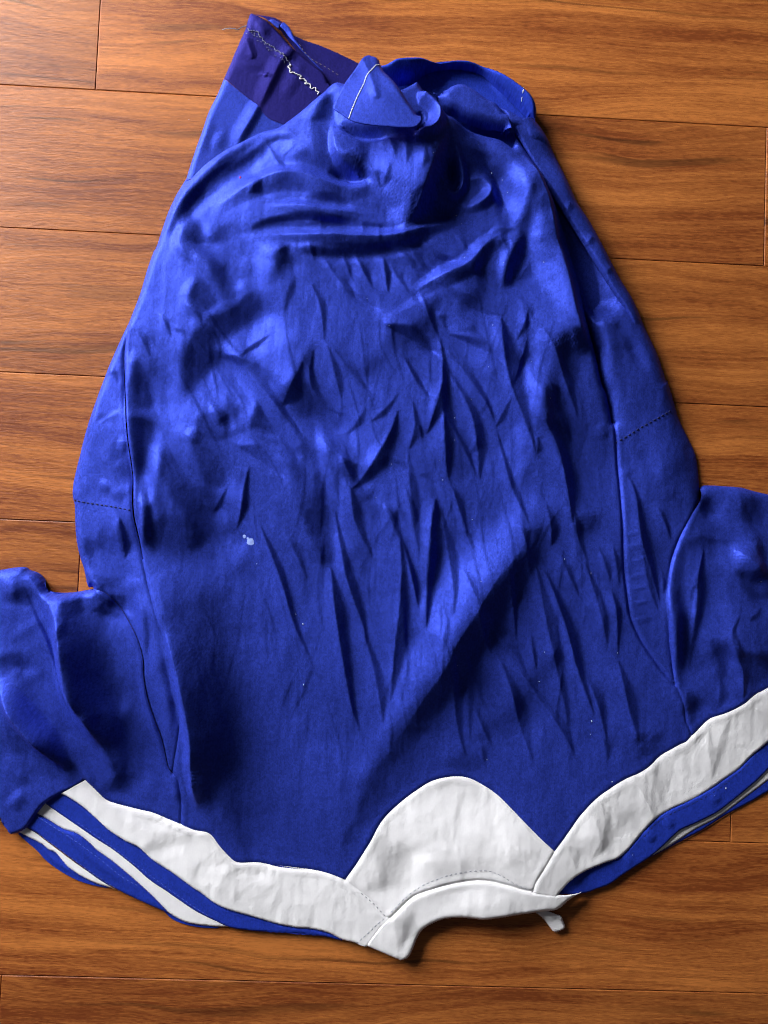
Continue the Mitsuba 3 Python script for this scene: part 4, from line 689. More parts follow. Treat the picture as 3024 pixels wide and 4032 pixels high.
'collar': dict(mat='white', off=0.4, thick=1.0, wr=1.0, step=1.0, base=None, poly=[[36.6,-308.4],[44.2,-300.7],[54.5,-291.4],[63.2,-286.9],[79.0,-280.9],[96.7,-276.4],[114.5,-274.5],[132.5,-277.5],[143.3,-280.3],[154.1,-281.8],[163.1,-283.3],[179.3,-284.9],[196.4,-283.8],[186.7,-289.6],[176.1,-297.8],[161.9,-299.9],[136.9,-304.0],[115.6,-307.5],[104.9,-307.1],[94.2,-306.9],[80.1,-309.0],[66.1,-316.3],[60.2,-324.2],[57.0,-333.0],[53.7,-339.9],[49.4,-342.6],[45.9,-342.7],[35.1,-338.7],[20.8,-333.0],[18.9,-331.3],[30.6,-314.6]],
edges=[([[196.4,-283.8],[186.7,-289.6],[176.1,-297.8],[161.9,-299.9],[136.9,-304.0],[115.6,-307.5],[104.9,-307.1],[94.2,-306.9],[80.1,-309.0],[66.1,-316.3],[60.2,-324.2],[57.0,-333.0],[53.7,-339.9],[49.4,-342.6],[45.9,-342.7],[35.1,-338.7],[20.8,-333.0],[18.9,-331.3]],5,5.5),([[154.1,-281.8],[163.1,-283.3],[179.3,-284.9],[196.4,-283.8]],3,10)],
seams=[([[36.6,-308.4],[44.2,-300.7],[54.5,-291.4],[63.2,-286.9],[79.0,-280.9],[96.7,-276.4],[114.5,-274.5],[132.5,-277.5],[143.3,-280.3],[154.1,-281.8]],0.9,1.2)],
strokes=[]),
'stripe': dict(mat='dblue', off=0, thick=0, wr=1.0, step=1.0, base=3.6, poly=[[-2.4,-328.7],[-13.3,-323.8],[-27.6,-320.7],[-40.0,-320.1],[-57.8,-317.1],[-75.7,-312.4],[-96.9,-307.0],[-108.3,-302.3],[-121.2,-293.7],[-129.3,-288.9],[-144.5,-278.7],[-162.0,-268.1],[-173.9,-258.3],[-185.4,-253.1],[-199.4,-244.5],[-211.2,-234.8],[-220.7,-227.2],[-232.4,-219.8],[-240.4,-216.4],[-240.8,-216.7],[-252.2,-224.6],[-252.6,-225.0],[-240.3,-233.0],[-225.0,-242.7],[-209.8,-252.3],[-197.0,-259.8],[-187.6,-266.2],[-175.8,-274.9],[-164.0,-284.6],[-149.9,-293.2],[-138.2,-300.7],[-124.2,-309.2],[-110.3,-315.6],[-96.5,-321.3],[-80.4,-323.6],[-65.2,-324.4],[-33.4,-324.9],[-48.8,-325.1],[-22.1,-326.5],[-2.4,-330.0]],
edges=[([[-252.6,-225.0],[-240.3,-233.0],[-225.0,-242.7],[-209.8,-252.3],[-197.0,-259.8],[-187.6,-266.2],[-175.8,-274.9],[-164.0,-284.6],[-149.9,-293.2],[-138.2,-300.7],[-124.2,-309.2],[-110.3,-315.6],[-96.5,-321.3],[-80.4,-323.6],[-65.2,-324.4],[-33.4,-324.9],[-48.8,-325.1],[-22.1,-326.5],[-2.4,-330.0]],2,2.4),([[30.8,-316.5],[19.1,-333.4],[8.3,-331.0],[-2.4,-328.7],[-13.3,-323.8],[-27.6,-320.7],[-40.0,-320.1],[-57.8,-317.1],[-75.7,-312.4],[-96.9,-307.0],[-108.3,-302.3],[-121.2,-293.7],[-129.3,-288.9],[-144.5,-278.7],[-162.0,-268.1],[-173.9,-258.3],[-185.4,-253.1],[-199.4,-244.5],[-211.2,-234.8],[-220.7,-227.2],[-232.4,-219.8],[-240.4,-216.4]],1.5,2.6)],
seams=[],
strokes=[]),
'white_facing': dict(mat='white', off=0, thick=0, wr=1.0, step=1.0, base=2.6, poly=[[-252.6,-225.0],[-240.3,-233.0],[-225.0,-242.7],[-209.8,-252.3],[-197.0,-259.8],[-187.6,-266.2],[-175.8,-274.9],[-164.0,-284.6],[-149.9,-293.2],[-138.2,-300.7],[-124.2,-309.2],[-110.3,-315.6],[-96.5,-321.3],[-96.6,-321.9],[-107.9,-321.8],[-120.4,-321.0],[-131.9,-319.1],[-140.0,-315.7],[-147.0,-311.7],[-146.7,-311.3],[-155.1,-303.3],[-163.4,-295.8],[-175.2,-286.0],[-184.7,-278.5],[-196.4,-269.8],[-208.1,-262.3],[-214.1,-256.9],[-224.7,-249.4],[-237.3,-245.3],[-248.9,-238.9],[-259.1,-233.6]],
edges=[([[-259.1,-233.6],[-248.9,-238.9],[-237.3,-245.3],[-224.7,-249.4],[-214.1,-256.9],[-208.1,-262.3],[-196.4,-269.8],[-184.7,-278.5],[-175.2,-286.0],[-163.4,-295.8],[-155.1,-303.3],[-146.7,-311.3]],1.5,1.8),([[-147.0,-311.7],[-140.0,-315.7],[-131.9,-319.1],[-120.4,-321.0],[-107.9,-321.8],[-96.6,-321.9]],2,1.0)],
seams=[],
strokes=[]),
'stripe_001': dict(mat='dblue', off=0, thick=0, wr=1.0, step=1.0, base=3.8, poly=[[-259.1,-233.6],[-248.9,-238.9],[-237.3,-245.3],[-224.7,-249.4],[-214.1,-256.9],[-208.1,-262.3],[-196.4,-269.8],[-184.7,-278.5],[-175.2,-286.0],[-163.4,-295.8],[-155.1,-303.3],[-146.7,-311.3],[-146.9,-312.3],[-155.0,-308.8],[-163.1,-305.7],[-177.0,-299.9],[-189.8,-294.1],[-202.6,-287.2],[-214.3,-279.7],[-226.0,-272.2],[-240.1,-262.5],[-249.5,-256.1],[-258.8,-249.6],[-267.0,-245.4]],
edges=[([[-267.0,-245.4],[-258.8,-249.6],[-249.5,-256.1],[-240.1,-262.5],[-226.0,-272.2],[-214.3,-279.7],[-202.6,-287.2],[-189.8,-294.1],[-177.0,-299.9],[-163.1,-305.7],[-155.0,-308.8],[-146.9,-312.3]],3,1.0),([[-259.1,-233.6],[-248.9,-238.9],[-237.3,-245.3],[-224.7,-249.4],[-214.1,-256.9],[-208.1,-262.3],[-196.4,-269.8],[-184.7,-278.5],[-175.2,-286.0],[-163.4,-295.8],[-155.1,-303.3],[-146.7,-311.3]],1.2,2.2)],
seams=[],
strokes=[([[-243.8,-241.8],[-229.8,-251.4],[-213.3,-266.5],[-194.5,-280.4],[-171.4,-294.2]],1.6,5,7,'s',0.25)]),
'white_facing_001': dict(mat='white', off=0, thick=0, wr=1.0, step=1.0, base=2.6, poly=[[-267.0,-245.4],[-258.8,-249.6],[-249.5,-256.1],[-240.1,-262.5],[-226.0,-272.2],[-214.3,-279.7],[-202.6,-287.2],[-189.8,-294.1],[-188.9,-294.9],[-198.1,-292.2],[-207.3,-289.7],[-218.9,-284.7],[-230.5,-277.8],[-236.5,-271.8],[-242.5,-265.5],[-248.3,-263.2],[-254.2,-258.8],[-264.7,-253.8],[-273.4,-249.5]],
edges=[([[-273.4,-249.5],[-264.7,-253.8],[-254.2,-258.8],[-248.3,-263.2],[-242.5,-265.5],[-236.5,-271.8],[-230.5,-277.8],[-218.9,-284.7],[-207.3,-289.7],[-198.1,-292.2],[-188.9,-294.9]],2,0.9)],
seams=[],
strokes=[]),
'stripe_002': dict(mat='dblue', off=0, thick=0, wr=1.0, step=1.0, base=1.0, poly=[[-274.3,-250.8],[-267.2,-256.8],[-257.7,-264.4],[-250.5,-271.7],[-238.7,-279.8],[-223.6,-287.2],[-209.8,-291.1],[-199.0,-292.9],[-196.3,-290.1],[-219.7,-276.8],[-240.8,-263.9],[-254.8,-255.3],[-271.0,-249.0]],
edges=[],
seams=[],
strokes=[([[-269.0,-250.8],[-254.4,-261.0],[-246.7,-268.8],[-235.1,-276.5],[-220.1,-283.3],[-206.5,-287.4]],1.4,3,3,'s',0.25)]),
'stripe_003': dict(mat='dblue', off=0, thick=0, wr=1.0, step=1.0, base=0.8, poly=[[-150.9,-310.8],[-143.8,-316.8],[-134.5,-320.4],[-123.0,-322.6],[-108.2,-323.3],[-103.7,-321.9],[-126.7,-318.5]],
edges=[],
seams=[],
strokes=[]),
'stripe_004': dict(mat='dblue', off=0, thick=0, wr=1.0, step=1.0, base=4.0, poly=[[176.0,-286.2],[185.6,-275.9],[196.0,-268.6],[213.0,-261.0],[226.1,-256.1],[234.0,-250.0],[243.0,-239.4],[249.5,-231.4],[258.6,-222.0],[270.4,-213.9],[285.0,-206.9],[302.2,-197.2],[315.5,-187.7],[328.7,-178.1],[339.3,-167.2],[352.5,-155.6],[365.9,-142.6],[367.5,-165.5],[354.0,-179.2],[346.2,-187.3],[335.5,-196.8],[322.2,-207.8],[310.3,-216.6],[293.0,-225.6],[281.0,-231.2],[273.2,-238.0],[266.6,-244.7],[257.5,-252.8],[246.9,-260.2],[233.8,-269.0],[220.8,-278.4],[211.5,-281.9],[198.4,-286.4],[176.5,-287.6]],
edges=[([[176.5,-287.6],[198.4,-286.4],[211.5,-281.9],[220.8,-278.4],[233.8,-269.0],[246.9,-260.2],[257.5,-252.8],[266.6,-244.7],[273.2,-238.0],[281.0,-231.2],[293.0,-225.6],[310.3,-216.6],[322.2,-207.8],[335.5,-196.8],[346.2,-187.3],[354.0,-179.2],[367.5,-165.5]],2.5,1.5),([[176.0,-286.2],[185.6,-275.9],[196.0,-268.6],[213.0,-261.0],[226.1,-256.1],[234.0,-250.0],[243.0,-239.4],[249.5,-231.4],[258.6,-222.0],[270.4,-213.9],[285.0,-206.9],[302.2,-197.2],[315.5,-187.7],[328.7,-178.1],[339.3,-167.2],[352.5,-155.6],[365.9,-142.6]],1.5,2.6)],
seams=[],
strokes=[([[265.7,-217.2],[272.7,-231.3]],1.5,6,8,'s',0.25),
([[248.7,-232.0],[258.3,-242.1]],1.5,6,8,'s',0.25),
([[305.3,-196.5],[312.3,-209.3]],1.4,8,8,'s',0.25),
([[233.3,-250.6],[238.9,-263.3]],1,8,8,'s',0.25)]),
'white_facing_002': dict(mat='white', off=0, thick=0, wr=1.0, step=1.0, base=2.0, poly=[[257.5,-252.8],[266.6,-244.7],[273.2,-238.0],[281.0,-231.2],[293.0,-225.6],[310.3,-216.6],[322.2,-207.8],[335.5,-196.8],[346.2,-187.3],[354.0,-179.2],[367.5,-165.5],[368.2,-176.4],[354.7,-188.0],[333.5,-204.5],[313.5,-219.5],[293.6,-230.6],[280.3,-239.7],[269.8,-246.5],[257.9,-253.4]],
edges=[([[257.9,-253.4],[269.8,-246.5],[280.3,-239.7],[293.6,-230.6],[313.5,-219.5],[333.5,-204.5],[354.7,-188.0],[368.2,-176.4]],2,0.9)],
seams=[],
strokes=[]),
'stripe_005': dict(mat='dblue', off=0, thick=0, wr=1.0, step=1.0, base=1.8, poly=[[257.9,-253.4],[269.8,-246.5],[280.3,-239.7],[293.6,-230.6],[313.5,-219.5],[333.5,-204.5],[354.7,-188.0],[368.2,-176.4],[369.0,-189.8],[355.4,-197.5],[340.8,-206.5],[320.7,-217.7],[300.7,-230.7],[280.8,-241.8],[254.3,-256.5]],
edges=[([[254.3,-256.5],[280.8,-241.8],[300.7,-230.7],[320.7,-217.7],[340.8,-206.5],[355.4,-197.5],[369.0,-189.8]],2,0.5)],
seams=[],
strokes=[]),
'collar_tab': dict(mat='white', off=0, thick=1.0, wr=0.3, step=0.7, base=4.5, poly=[[159.2,-302.7],[166.1,-300.3],[176.3,-303.2],[179.8,-304.4],[181.8,-307.4],[183.5,-311.1],[184.5,-313.4],[183.6,-315.3],[181.4,-316.8],[177.5,-318.1],[175.2,-318.1],[173.2,-316.7],[169.6,-312.2],[165.6,-307.8]],
edges=[([[159.2,-302.7],[165.6,-307.8],[169.6,-312.2],[173.2,-316.7],[175.2,-318.1],[177.5,-318.1],[181.4,-316.8],[183.6,-315.3],[184.5,-313.4],[183.5,-311.1],[181.8,-307.4]],2.5,1.2)],
seams=[],
strokes=[([[178.3,-303.0],[172.2,-305.0],[166.8,-304.0],[161.4,-302.3]],1.5,3,4,'s',0.25)]),
'hem_panel': dict(mat='purple', off=0, thick=0, wr=0.5, step=1.0, base=7, poly=[[-115.3,457.0],[-106.6,453.7],[-98.4,448.4],[-88.7,439.4],[-80.3,430.4],[-70.7,422.7],[-61.1,415.1],[-50.1,407.6],[-45.5,398.3],[-42.7,390.3],[-59.1,371.7],[-77.0,357.1],[-77.0,357.1],[-87.0,360.6],[-95.8,364.2],[-105.5,374.2],[-119.1,384.5],[-135.5,397.1],[-130.3,414.3],[-124.5,431.1],[-119.8,443.7],[-117.0,454.9]],
edges=[([[-136.2,399.0],[-130.3,414.3],[-124.5,431.1],[-119.8,443.7],[-117.0,454.9],[-115.8,459.1]],8,0.8),([[-115.3,457.0],[-106.6,453.7],[-98.4,448.4],[-88.7,439.4],[-80.3,430.4],[-70.7,422.7],[-61.1,415.1],[-50.1,407.6],[-45.5,398.3]],3,5)],
seams=[],
strokes=[([[-110.4,452.0],[-104.4,442.6],[-99.2,433.1]],3,7,10,'s',0.25),
([[-117.4,433.6],[-113.8,424.0],[-110.2,414.5]],1.4,5,4,'c',0.25),
([[-75.9,426.3],[-80.2,416.2]],1.2,6,5,'c',0.25),
([[-66.3,442.4],[-84.9,416.0],[-92.8,398.4],[-102.7,374.2],[-110.0,360.9]],2.2,12,6,'m',0.25),
([[-67.6,418.6],[-73.9,399.5],[-85.5,376.9]],1.5,10,8,'s',0.25),
([[-126.6,411.8],[-113.9,409.3],[-99.5,406.9]],1.3,7,7,'s',0.25),
([[-97.8,403.8],[-99.1,398.0]],1.2,5,5,'c',0.25),
([[-112.1,439.6],[-93.9,421.9],[-79.2,411.4],[-62.6,396.1],[-53.5,386.8]],-1,4,4,'s',0.25)]),
'back_panel': dict(mat='blue', off=0, thick=0, wr=0.5, step=1.0, base=6.5, poly=[[-77.0,357.1],[-87.0,360.6],[-95.8,364.2],[-105.5,374.2],[-119.1,384.5],[-135.5,397.1],[-135.7,397.7],[-140.3,383.9],[-147.4,367.2],[-151.8,350.7],[-156.3,335.6],[-160.7,319.2],[-164.0,305.6],[-151.1,310.4],[-130.9,326.3],[-110.5,338.2],[-90.0,350.2],[-77.1,357.7]],
edges=[([[-136.2,399.0],[-140.8,385.1],[-147.8,368.3],[-152.3,351.8],[-156.8,336.7],[-161.2,320.2],[-164.5,306.6]],7,0.8)],
seams=[],
strokes=[([[-94.3,394.2],[-103.8,373.4],[-111.0,358.1],[-118.2,344.2],[-125.1,325.1]],2.4,12,6,'m',0.25),
([[-131.7,352.9],[-138.7,336.4],[-141.0,329.5]],1.6,8,8,'s',0.25),
([[-144.3,369.7],[-149.5,342.5],[-155.0,322.1]],1.4,7,9,'s',0.25)]),
'hem_edge': dict(mat='blue', off=0, thick=0.8, wr=0.3, step=0.7, base=9.5, poly=[[-85.5,447.5],[-81.4,444.1],[-77.9,438.6],[-75.3,433.0],[-70.3,426.8],[-66.9,421.3],[-60.3,416.0],[-54.5,410.6],[-49.2,406.2],[-51.2,407.1],[-56.1,411.1],[-63.5,417.8],[-69.3,423.2],[-74.3,428.6],[-80.1,434.3],[-84.3,439.8],[-88.5,443.6],[-87.4,446.6]],
edges=[],
seams=[],
strokes=[([[-85.5,446.2],[-80.5,439.9],[-75.3,431.2],[-67.8,421.9],[-55.4,411.2]],1.5,3,3,'s',0.25)]),
'hem_edge_001': dict(mat='blue', off=0, thick=0.8, wr=0.3, step=0.7, base=9.5, poly=[[-99.9,450.3],[-95.2,451.8],[-90.3,449.7],[-85.9,447.5],[-88.6,445.9],[-89.6,441.5],[-94.9,445.3]],
edges=[([[-99.9,450.3],[-95.2,451.8],[-90.3,449.7],[-85.9,447.5]],4,4)],
seams=[],
strokes=[]),
'hem_lining': dict(mat='purple', off=0, thick=0, wr=1.0, step=1.0, base=3.0, poly=[[-83.7,448.9],[-77.8,441.9],[-68.1,438.3],[-52.7,433.9],[-40.4,429.3],[-29.8,424.9],[-23.3,422.0],[-15.9,418.3],[-15.3,401.9],[-35.8,395.8],[-47.1,396.8],[-50.7,408.1],[-65.5,417.1],[-75.6,428.0],[-85.8,440.5],[-90.0,446.9]],
edges=[([[-77.8,441.9],[-68.1,438.3],[-52.7,433.9],[-40.4,429.3],[-29.8,424.9],[-23.3,422.0],[-15.9,418.3]],3,0.6)],
seams=[],
strokes=[]),
'hem_lining_001': dict(mat='purple', off=0, thick=0, wr=0.3, step=0.7, base=4.0, poly=[[-115.4,458.8],[-108.0,457.5],[-97.6,456.4],[-92.7,455.1],[-84.5,449.8],[-77.7,440.4],[-89.0,443.8],[-100.6,452.6],[-109.5,456.1]],
edges=[([[-115.4,458.8],[-108.0,457.5],[-97.6,456.4],[-92.7,455.1],[-84.5,449.8],[-77.7,440.4]],2.5,1)],
seams=[],
strokes=[]),
'hem_panel_001': dict(mat='dblue', off=0, thick=0, wr=0.6, step=1.0, base=27, poly=[[-10.4,410.6],[2.6,411.4],[12.9,416.0],[25.9,419.1],[35.0,420.7],[49.4,420.2],[62.4,422.7],[75.5,422.7],[91.5,418.0],[104.9,411.4],[118.3,402.1],[130.5,392.1],[136.1,383.0],[136.7,372.3],[135.9,366.9],[133.3,374.4],[129.2,378.2],[116.9,390.3],[100.6,404.2],[88.3,414.3],[73.6,417.9],[59.1,417.7],[43.4,414.1],[32.5,407.0],[26.7,403.3],[13.7,399.8],[-2.0,400.2]],
edges=[([[-10.4,410.6],[2.6,411.4],[12.9,416.0],[25.9,419.1],[35.0,420.7],[49.4,420.2],[62.4,422.7],[75.5,422.7],[91.5,418.0],[104.9,411.4],[118.3,402.1],[130.5,392.1],[136.1,383.0],[136.7,372.3],[135.9,366.9]],6,0.8),([[133.3,374.4],[129.2,378.2],[116.9,390.3],[100.6,404.2],[88.3,414.3],[73.6,417.9],[59.1,417.7],[43.4,414.1],[32.5,407.0],[26.7,403.3],[13.7,399.8],[-2.0,400.2]],22,3)],
seams=[],
strokes=[([[8.3,402.3],[18.4,410.9],[34.0,415.9],[52.3,417.0]],-3,9,9,'s',0.25),
([[130.3,373.1],[131.3,382.6],[122.9,395.5],[112.1,404.3],[98.6,411.6]],3,6,5,'s',0.25),
([[128.8,377.0],[116.4,393.1],[105.5,402.6]],-2,3,3,'s',0.25),
([[73.2,422.3],[85.3,416.2]],2,8,8,'s',0.25)]),
'hem_lining_002': dict(mat='dblue', off=0, thick=0, wr=0.4, step=1.0, base=1.5, poly=[[8.3,415.2],[32.8,423.5],[44.2,424.2],[60.2,426.5],[75.0,426.7],[89.9,423.0],[102.4,413.2],[119.0,399.7],[133.0,384.0],[141.7,365.3],[130.3,342.8],[96.7,343.6],[55.9,360.5],[14.9,385.4]],
edges=[],
seams=[],
strokes=[([[92.0,412.6],[104.2,402.5],[119.2,388.6]],3,4,5,'s',0.25)]),
'side_fold': dict(mat='blue', off=0, thick=0.8, wr=0.6, step=1.0, base=21, poly=[[42.8,392.2],[50.8,388.6],[59.7,395.9],[68.8,399.1],[79.4,395.7],[92.9,387.1],[100.9,383.5],[107.8,374.5],[113.6,358.7],[107.0,359.7],[93.7,362.3],[77.8,366.7],[65.8,372.8],[57.8,376.3],[49.6,384.6]],
edges=[([[42.8,392.2],[50.8,388.6],[59.7,395.9],[68.8,399.1],[79.4,395.7],[92.9,387.1],[100.9,383.5],[107.8,374.5]],8,8),([[107.0,359.7],[93.7,362.3],[77.8,366.7],[65.8,372.8],[57.8,376.3],[49.6,384.6]],7,8)],
seams=[],
strokes=[([[98.3,382.0],[105.2,374.3],[110.8,362.6]],2,8,5,'s',0.25),
([[66.4,392.2],[80.0,379.6],[100.2,366.0]],1,12,12,'s',0.25)]),
'hem_flap': dict(mat='blue', off=0, thick=1.0, wr=0.4, step=1.0, base=[[-9,413,33],[-25,393,36],[-36,359,39],[-23,348,42],[1,369,46],[13,377,45],[27,337,49],[32,347,49],[3,396,38],[-4,340,45]], poly=[[-9.2,408.5],[-4.1,406.9],[-1.5,403.4],[2.7,394.6],[9.3,387.2],[15.9,378.6],[23.9,366.2],[29.3,358.7],[32.6,353.8],[34.8,344.9],[30.0,339.9],[20.0,338.9],[7.4,340.0],[-5.2,341.3],[-17.2,343.7],[-24.3,346.7],[-30.7,351.4],[-36.9,356.0],[-37.7,358.7],[-35.1,365.3],[-29.4,378.5],[-22.3,390.5],[-15.3,403.2]],
edges=[([[-9.2,408.5],[-4.1,406.9],[-1.5,403.4],[2.7,394.6],[9.3,387.2],[15.9,378.6],[23.9,366.2],[29.3,358.7],[32.6,353.8]],7,30)],
seams=[],
strokes=[([[-18.1,407.4],[-9.4,387.8],[-1.9,362.9]],1.2,5,5,'c',0.25),
([[-8.9,375.8],[-0.5,360.3]],0.8,6,6,'s',0.25),
([[8.7,392.9],[14.7,373.2],[27.0,359.2]],1,10,10,'s',0.25),
([[-4.2,420.3],[0.2,409.8]],1.5,5,5,'s',0.25)]),
}
STITCHES = [('hem_panel',[[-117.0,441.4],[-113.7,439.5],[-109.0,439.4],[-105.6,435.1],[-100.6,429.7],[-94.9,426.8],[-90.8,423.8],[-85.9,420.0],[-81.8,416.1],[-79.2,412.2]],'thread_grey','zig',0.35),
('hem_panel',[[-79.2,412.2],[-79.0,407.7],[-74.9,403.5],[-70.9,403.3],[-68.8,399.8],[-64.8,399.2],[-65.0,396.3],[-61.8,395.3],[-58.5,392.2],[-55.7,391.6],[-53.1,386.7]],'thread_white','zig',0.5),
('hem_lining',[[-71.8,433.1],[-67.6,426.8],[-60.1,419.8],[-51.9,415.8],[-43.7,411.4],[-35.9,406.9]],'thread_tan','dash',0.25),
('hem_flap',[[-0.0,399.0],[-4.3,396.1],[-7.3,391.4],[-11.4,384.7],[-13.6,376.9],[-17.6,367.6],[-21.0,358.4],[-23.2,351.9],[-24.5,347.3]],'thread_white','line',0.42),
('hem_panel_001',[[121.3,402.0],[122.8,398.3],[122.3,391.4],[122.8,383.9]],'thread_white','dash',0.4),
('hem_panel_001',[[92.0,416.3],[105.7,408.9],[119.4,398.1],[133.3,382.5]],'thread_navy','dash',0.25),
('side_panel',[[-242.9,27.3],[-232.4,25.6],[-214.5,23.6],[-201.6,22.0],[-190.7,20.2]],'thread_navy','dash',0.5),
('side_panel_001',[[213.6,95.4],[222.2,100.8],[234.6,109.3],[248.6,117.8],[261.9,126.0]],'thread_navy','dash',0.5),
('yoke',[[37.2,-302.7],[47.5,-292.5],[61.3,-281.7],[75.2,-274.3],[89.3,-269.6],[103.5,-266.9],[116.0,-266.2],[126.8,-269.4],[139.6,-276.1],[152.3,-281.1]],'thread_grey','dash',0.22),
('shoulder_band',[[9.2,-330.8],[18.6,-322.0],[26.2,-314.0],[32.5,-307.7]],'thread_grey','dash',0.24),
('shoulder_band',[[11.9,-289.1],[22.9,-297.5],[33.0,-307.2]],'thread_navy','dash',0.28),
('stripe',[[-225.2,-239.3],[-197.1,-257.5],[-173.6,-273.7],[-150.2,-289.3],[-126.7,-304.8],[-110.4,-313.9]],'thread_blue','dash',0.2),
('stripe_001',[[-258.2,-235.2],[-243.0,-244.3],[-224.3,-255.0],[-205.6,-267.9],[-186.7,-281.9],[-172.8,-289.3]],'thread_blue','dash',0.2),
('stripe_001',[[-263.1,-246.6],[-249.1,-254.6],[-225.7,-270.1],[-202.3,-285.1],[-189.5,-292.6]],'thread_blue','dash',0.2),
('stripe_004',[[248.6,-237.0],[260.4,-224.3],[273.6,-216.1],[288.2,-209.1],[305.4,-199.4],[318.7,-189.8],[339.9,-171.4]],'thread_navy','dash',0.2)]
LOOSE = [[-140.1,443.4],[-134.5,443.4],[-129.7,442.8],[-125.7,442.1],[-123.0,443.9],[-120.3,445.0],[-117.1,445.0]]
SPECKS = [('front_panel',74.4,110.0,1.3),('front_panel',66.2,56.8,1.0),('front_panel',75.2,90.7,0.7),('front_panel',22.8,68.4,0.7),('front_panel',15.8,183.7,0.6),('front_panel',27.2,169.3,0.5),('front_panel',103.3,189.2,0.7),('front_panel',137.8,160.4,0.7),('front_panel',100.7,153.1,0.6),('front_panel',87.8,125.8,0.6),('front_panel',153.7,128.5,0.7),('front_panel',-3.5,206.8,0.6),('front_panel',122.5,74.0,0.5),('front_panel',62.9,73.0,0.6),('front_panel',10.7,39.5,0.5),('front_panel',93.0,24.7,0.5),('front_panel',69.5,284.1,1.0),('front_panel',29.3,290.7,0.7),('front_panel',46.2,324.6,0.7),('front_panel',38.6,318.7,0.5),('front_panel',108.4,318.3,0.8),('front_panel',113.0,306.7,0.8),('front_panel',74.4,276.5,0.6),('front_panel',77.0,245.7,0.6),('front_panel',144.8,245.2,0.7),('front_panel',110.4,242.7,0.5),('front_panel',99.0,324.3,1.2),('front_panel',86.1,345.0,0.5),('front_panel',-52.4,-60.8,0.9),('front_panel',-46.0,-68.7,1.0),('front_panel',-43.3,-119.1,1.0),('front_panel',-87.0,-19.8,0.8),('front_panel',92.8,24.7,0.7),('front_panel',100.4,-27.0,0.7),('front_panel',84.1,-97.6,0.5),('front_panel',113.5,-177.1,0.7),('front_panel',171.4,-5.5,0.7),('front_panel',157.8,-84.7,0.7),('front_panel',155.1,-109.9,0.6),('front_panel',92.9,24.8,0.5),('front_panel',100.4,-27.1,0.7),('front_panel',171.5,-5.6,0.8),('front_panel',194.8,-16.7,0.7),('front_panel',157.7,-84.6,0.6),('front_panel',220.6,-83.2,0.7),('front_panel',200.6,-141.4,1.3),('front_panel',200.5,-152.7,0.7),('front_panel',155.1,-109.8,0.6),('front_panel',84.2,-97.4,0.5),('sleeve_001',342.6,-18.1,0.9),('stripe_004',317.9,-194.5,1.3),('stripe_004',239.2,-252.3,0.8),('front_panel',219.6,-191.4,1.0),('stripe_004',308.1,-200.9,0.6),('front_panel',220.6,-83.3,0.6),('front_panel',157.7,-84.8,0.5),('front_panel',154.8,-109.9,0.6),(None,-164.7,362.0,0.9)]
STAINS = [(-98.4,2.6,1.5),(-93.1,-1.5,3.0),(-95.5,1.1,1.0),(-91.0,-2.9,1.2),(-94.5,-2.6,1.6)]
FLUFF = [-116.5,309.5]

base_rbf = RBFInterpolator(BASE[:, :2], BASE[:, 2], kernel='thin_plate_spline', smoothing=2.0)


def spline(p, step=1.5):
    """A smooth path through the points, sampled about every step mm."""
    p = np.asarray(p, float)
    if len(p) == 2:
        n = max(3, int(np.linalg.norm(p[1] - p[0]) / step))
        return p[0] + np.linspace(0, 1, n)[:, None] * (p[1] - p[0])
    q = np.vstack([2 * p[0] - p[1], p, 2 * p[-1] - p[-2]])
    out = []
    for a, b, c, d in zip(q[:-3], q[1:-2], q[2:-1], q[3:]):
        n = max(2, int(np.linalg.norm(c - b) / step))
        t = np.linspace(0, 1, n, endpoint=False)[:, None]
        out.append(0.5 * (2 * b + (c - a) * t + (2 * a - 5 * b + 4 * c - d) * t ** 2 + (3 * b - a - 3 * c + d) * t ** 3))
    return np.vstack(out + [p[-1:]])


def profile(x, kind):
    x = np.clip(x, 0, 1)
    smooth = (1 - x) ** 2 * (1 + 2 * x)
    if kind == 's':
        return smooth
    sharp = (1 - x) ** 1.35
    return 0.55 * sharp + 0.45 * smooth


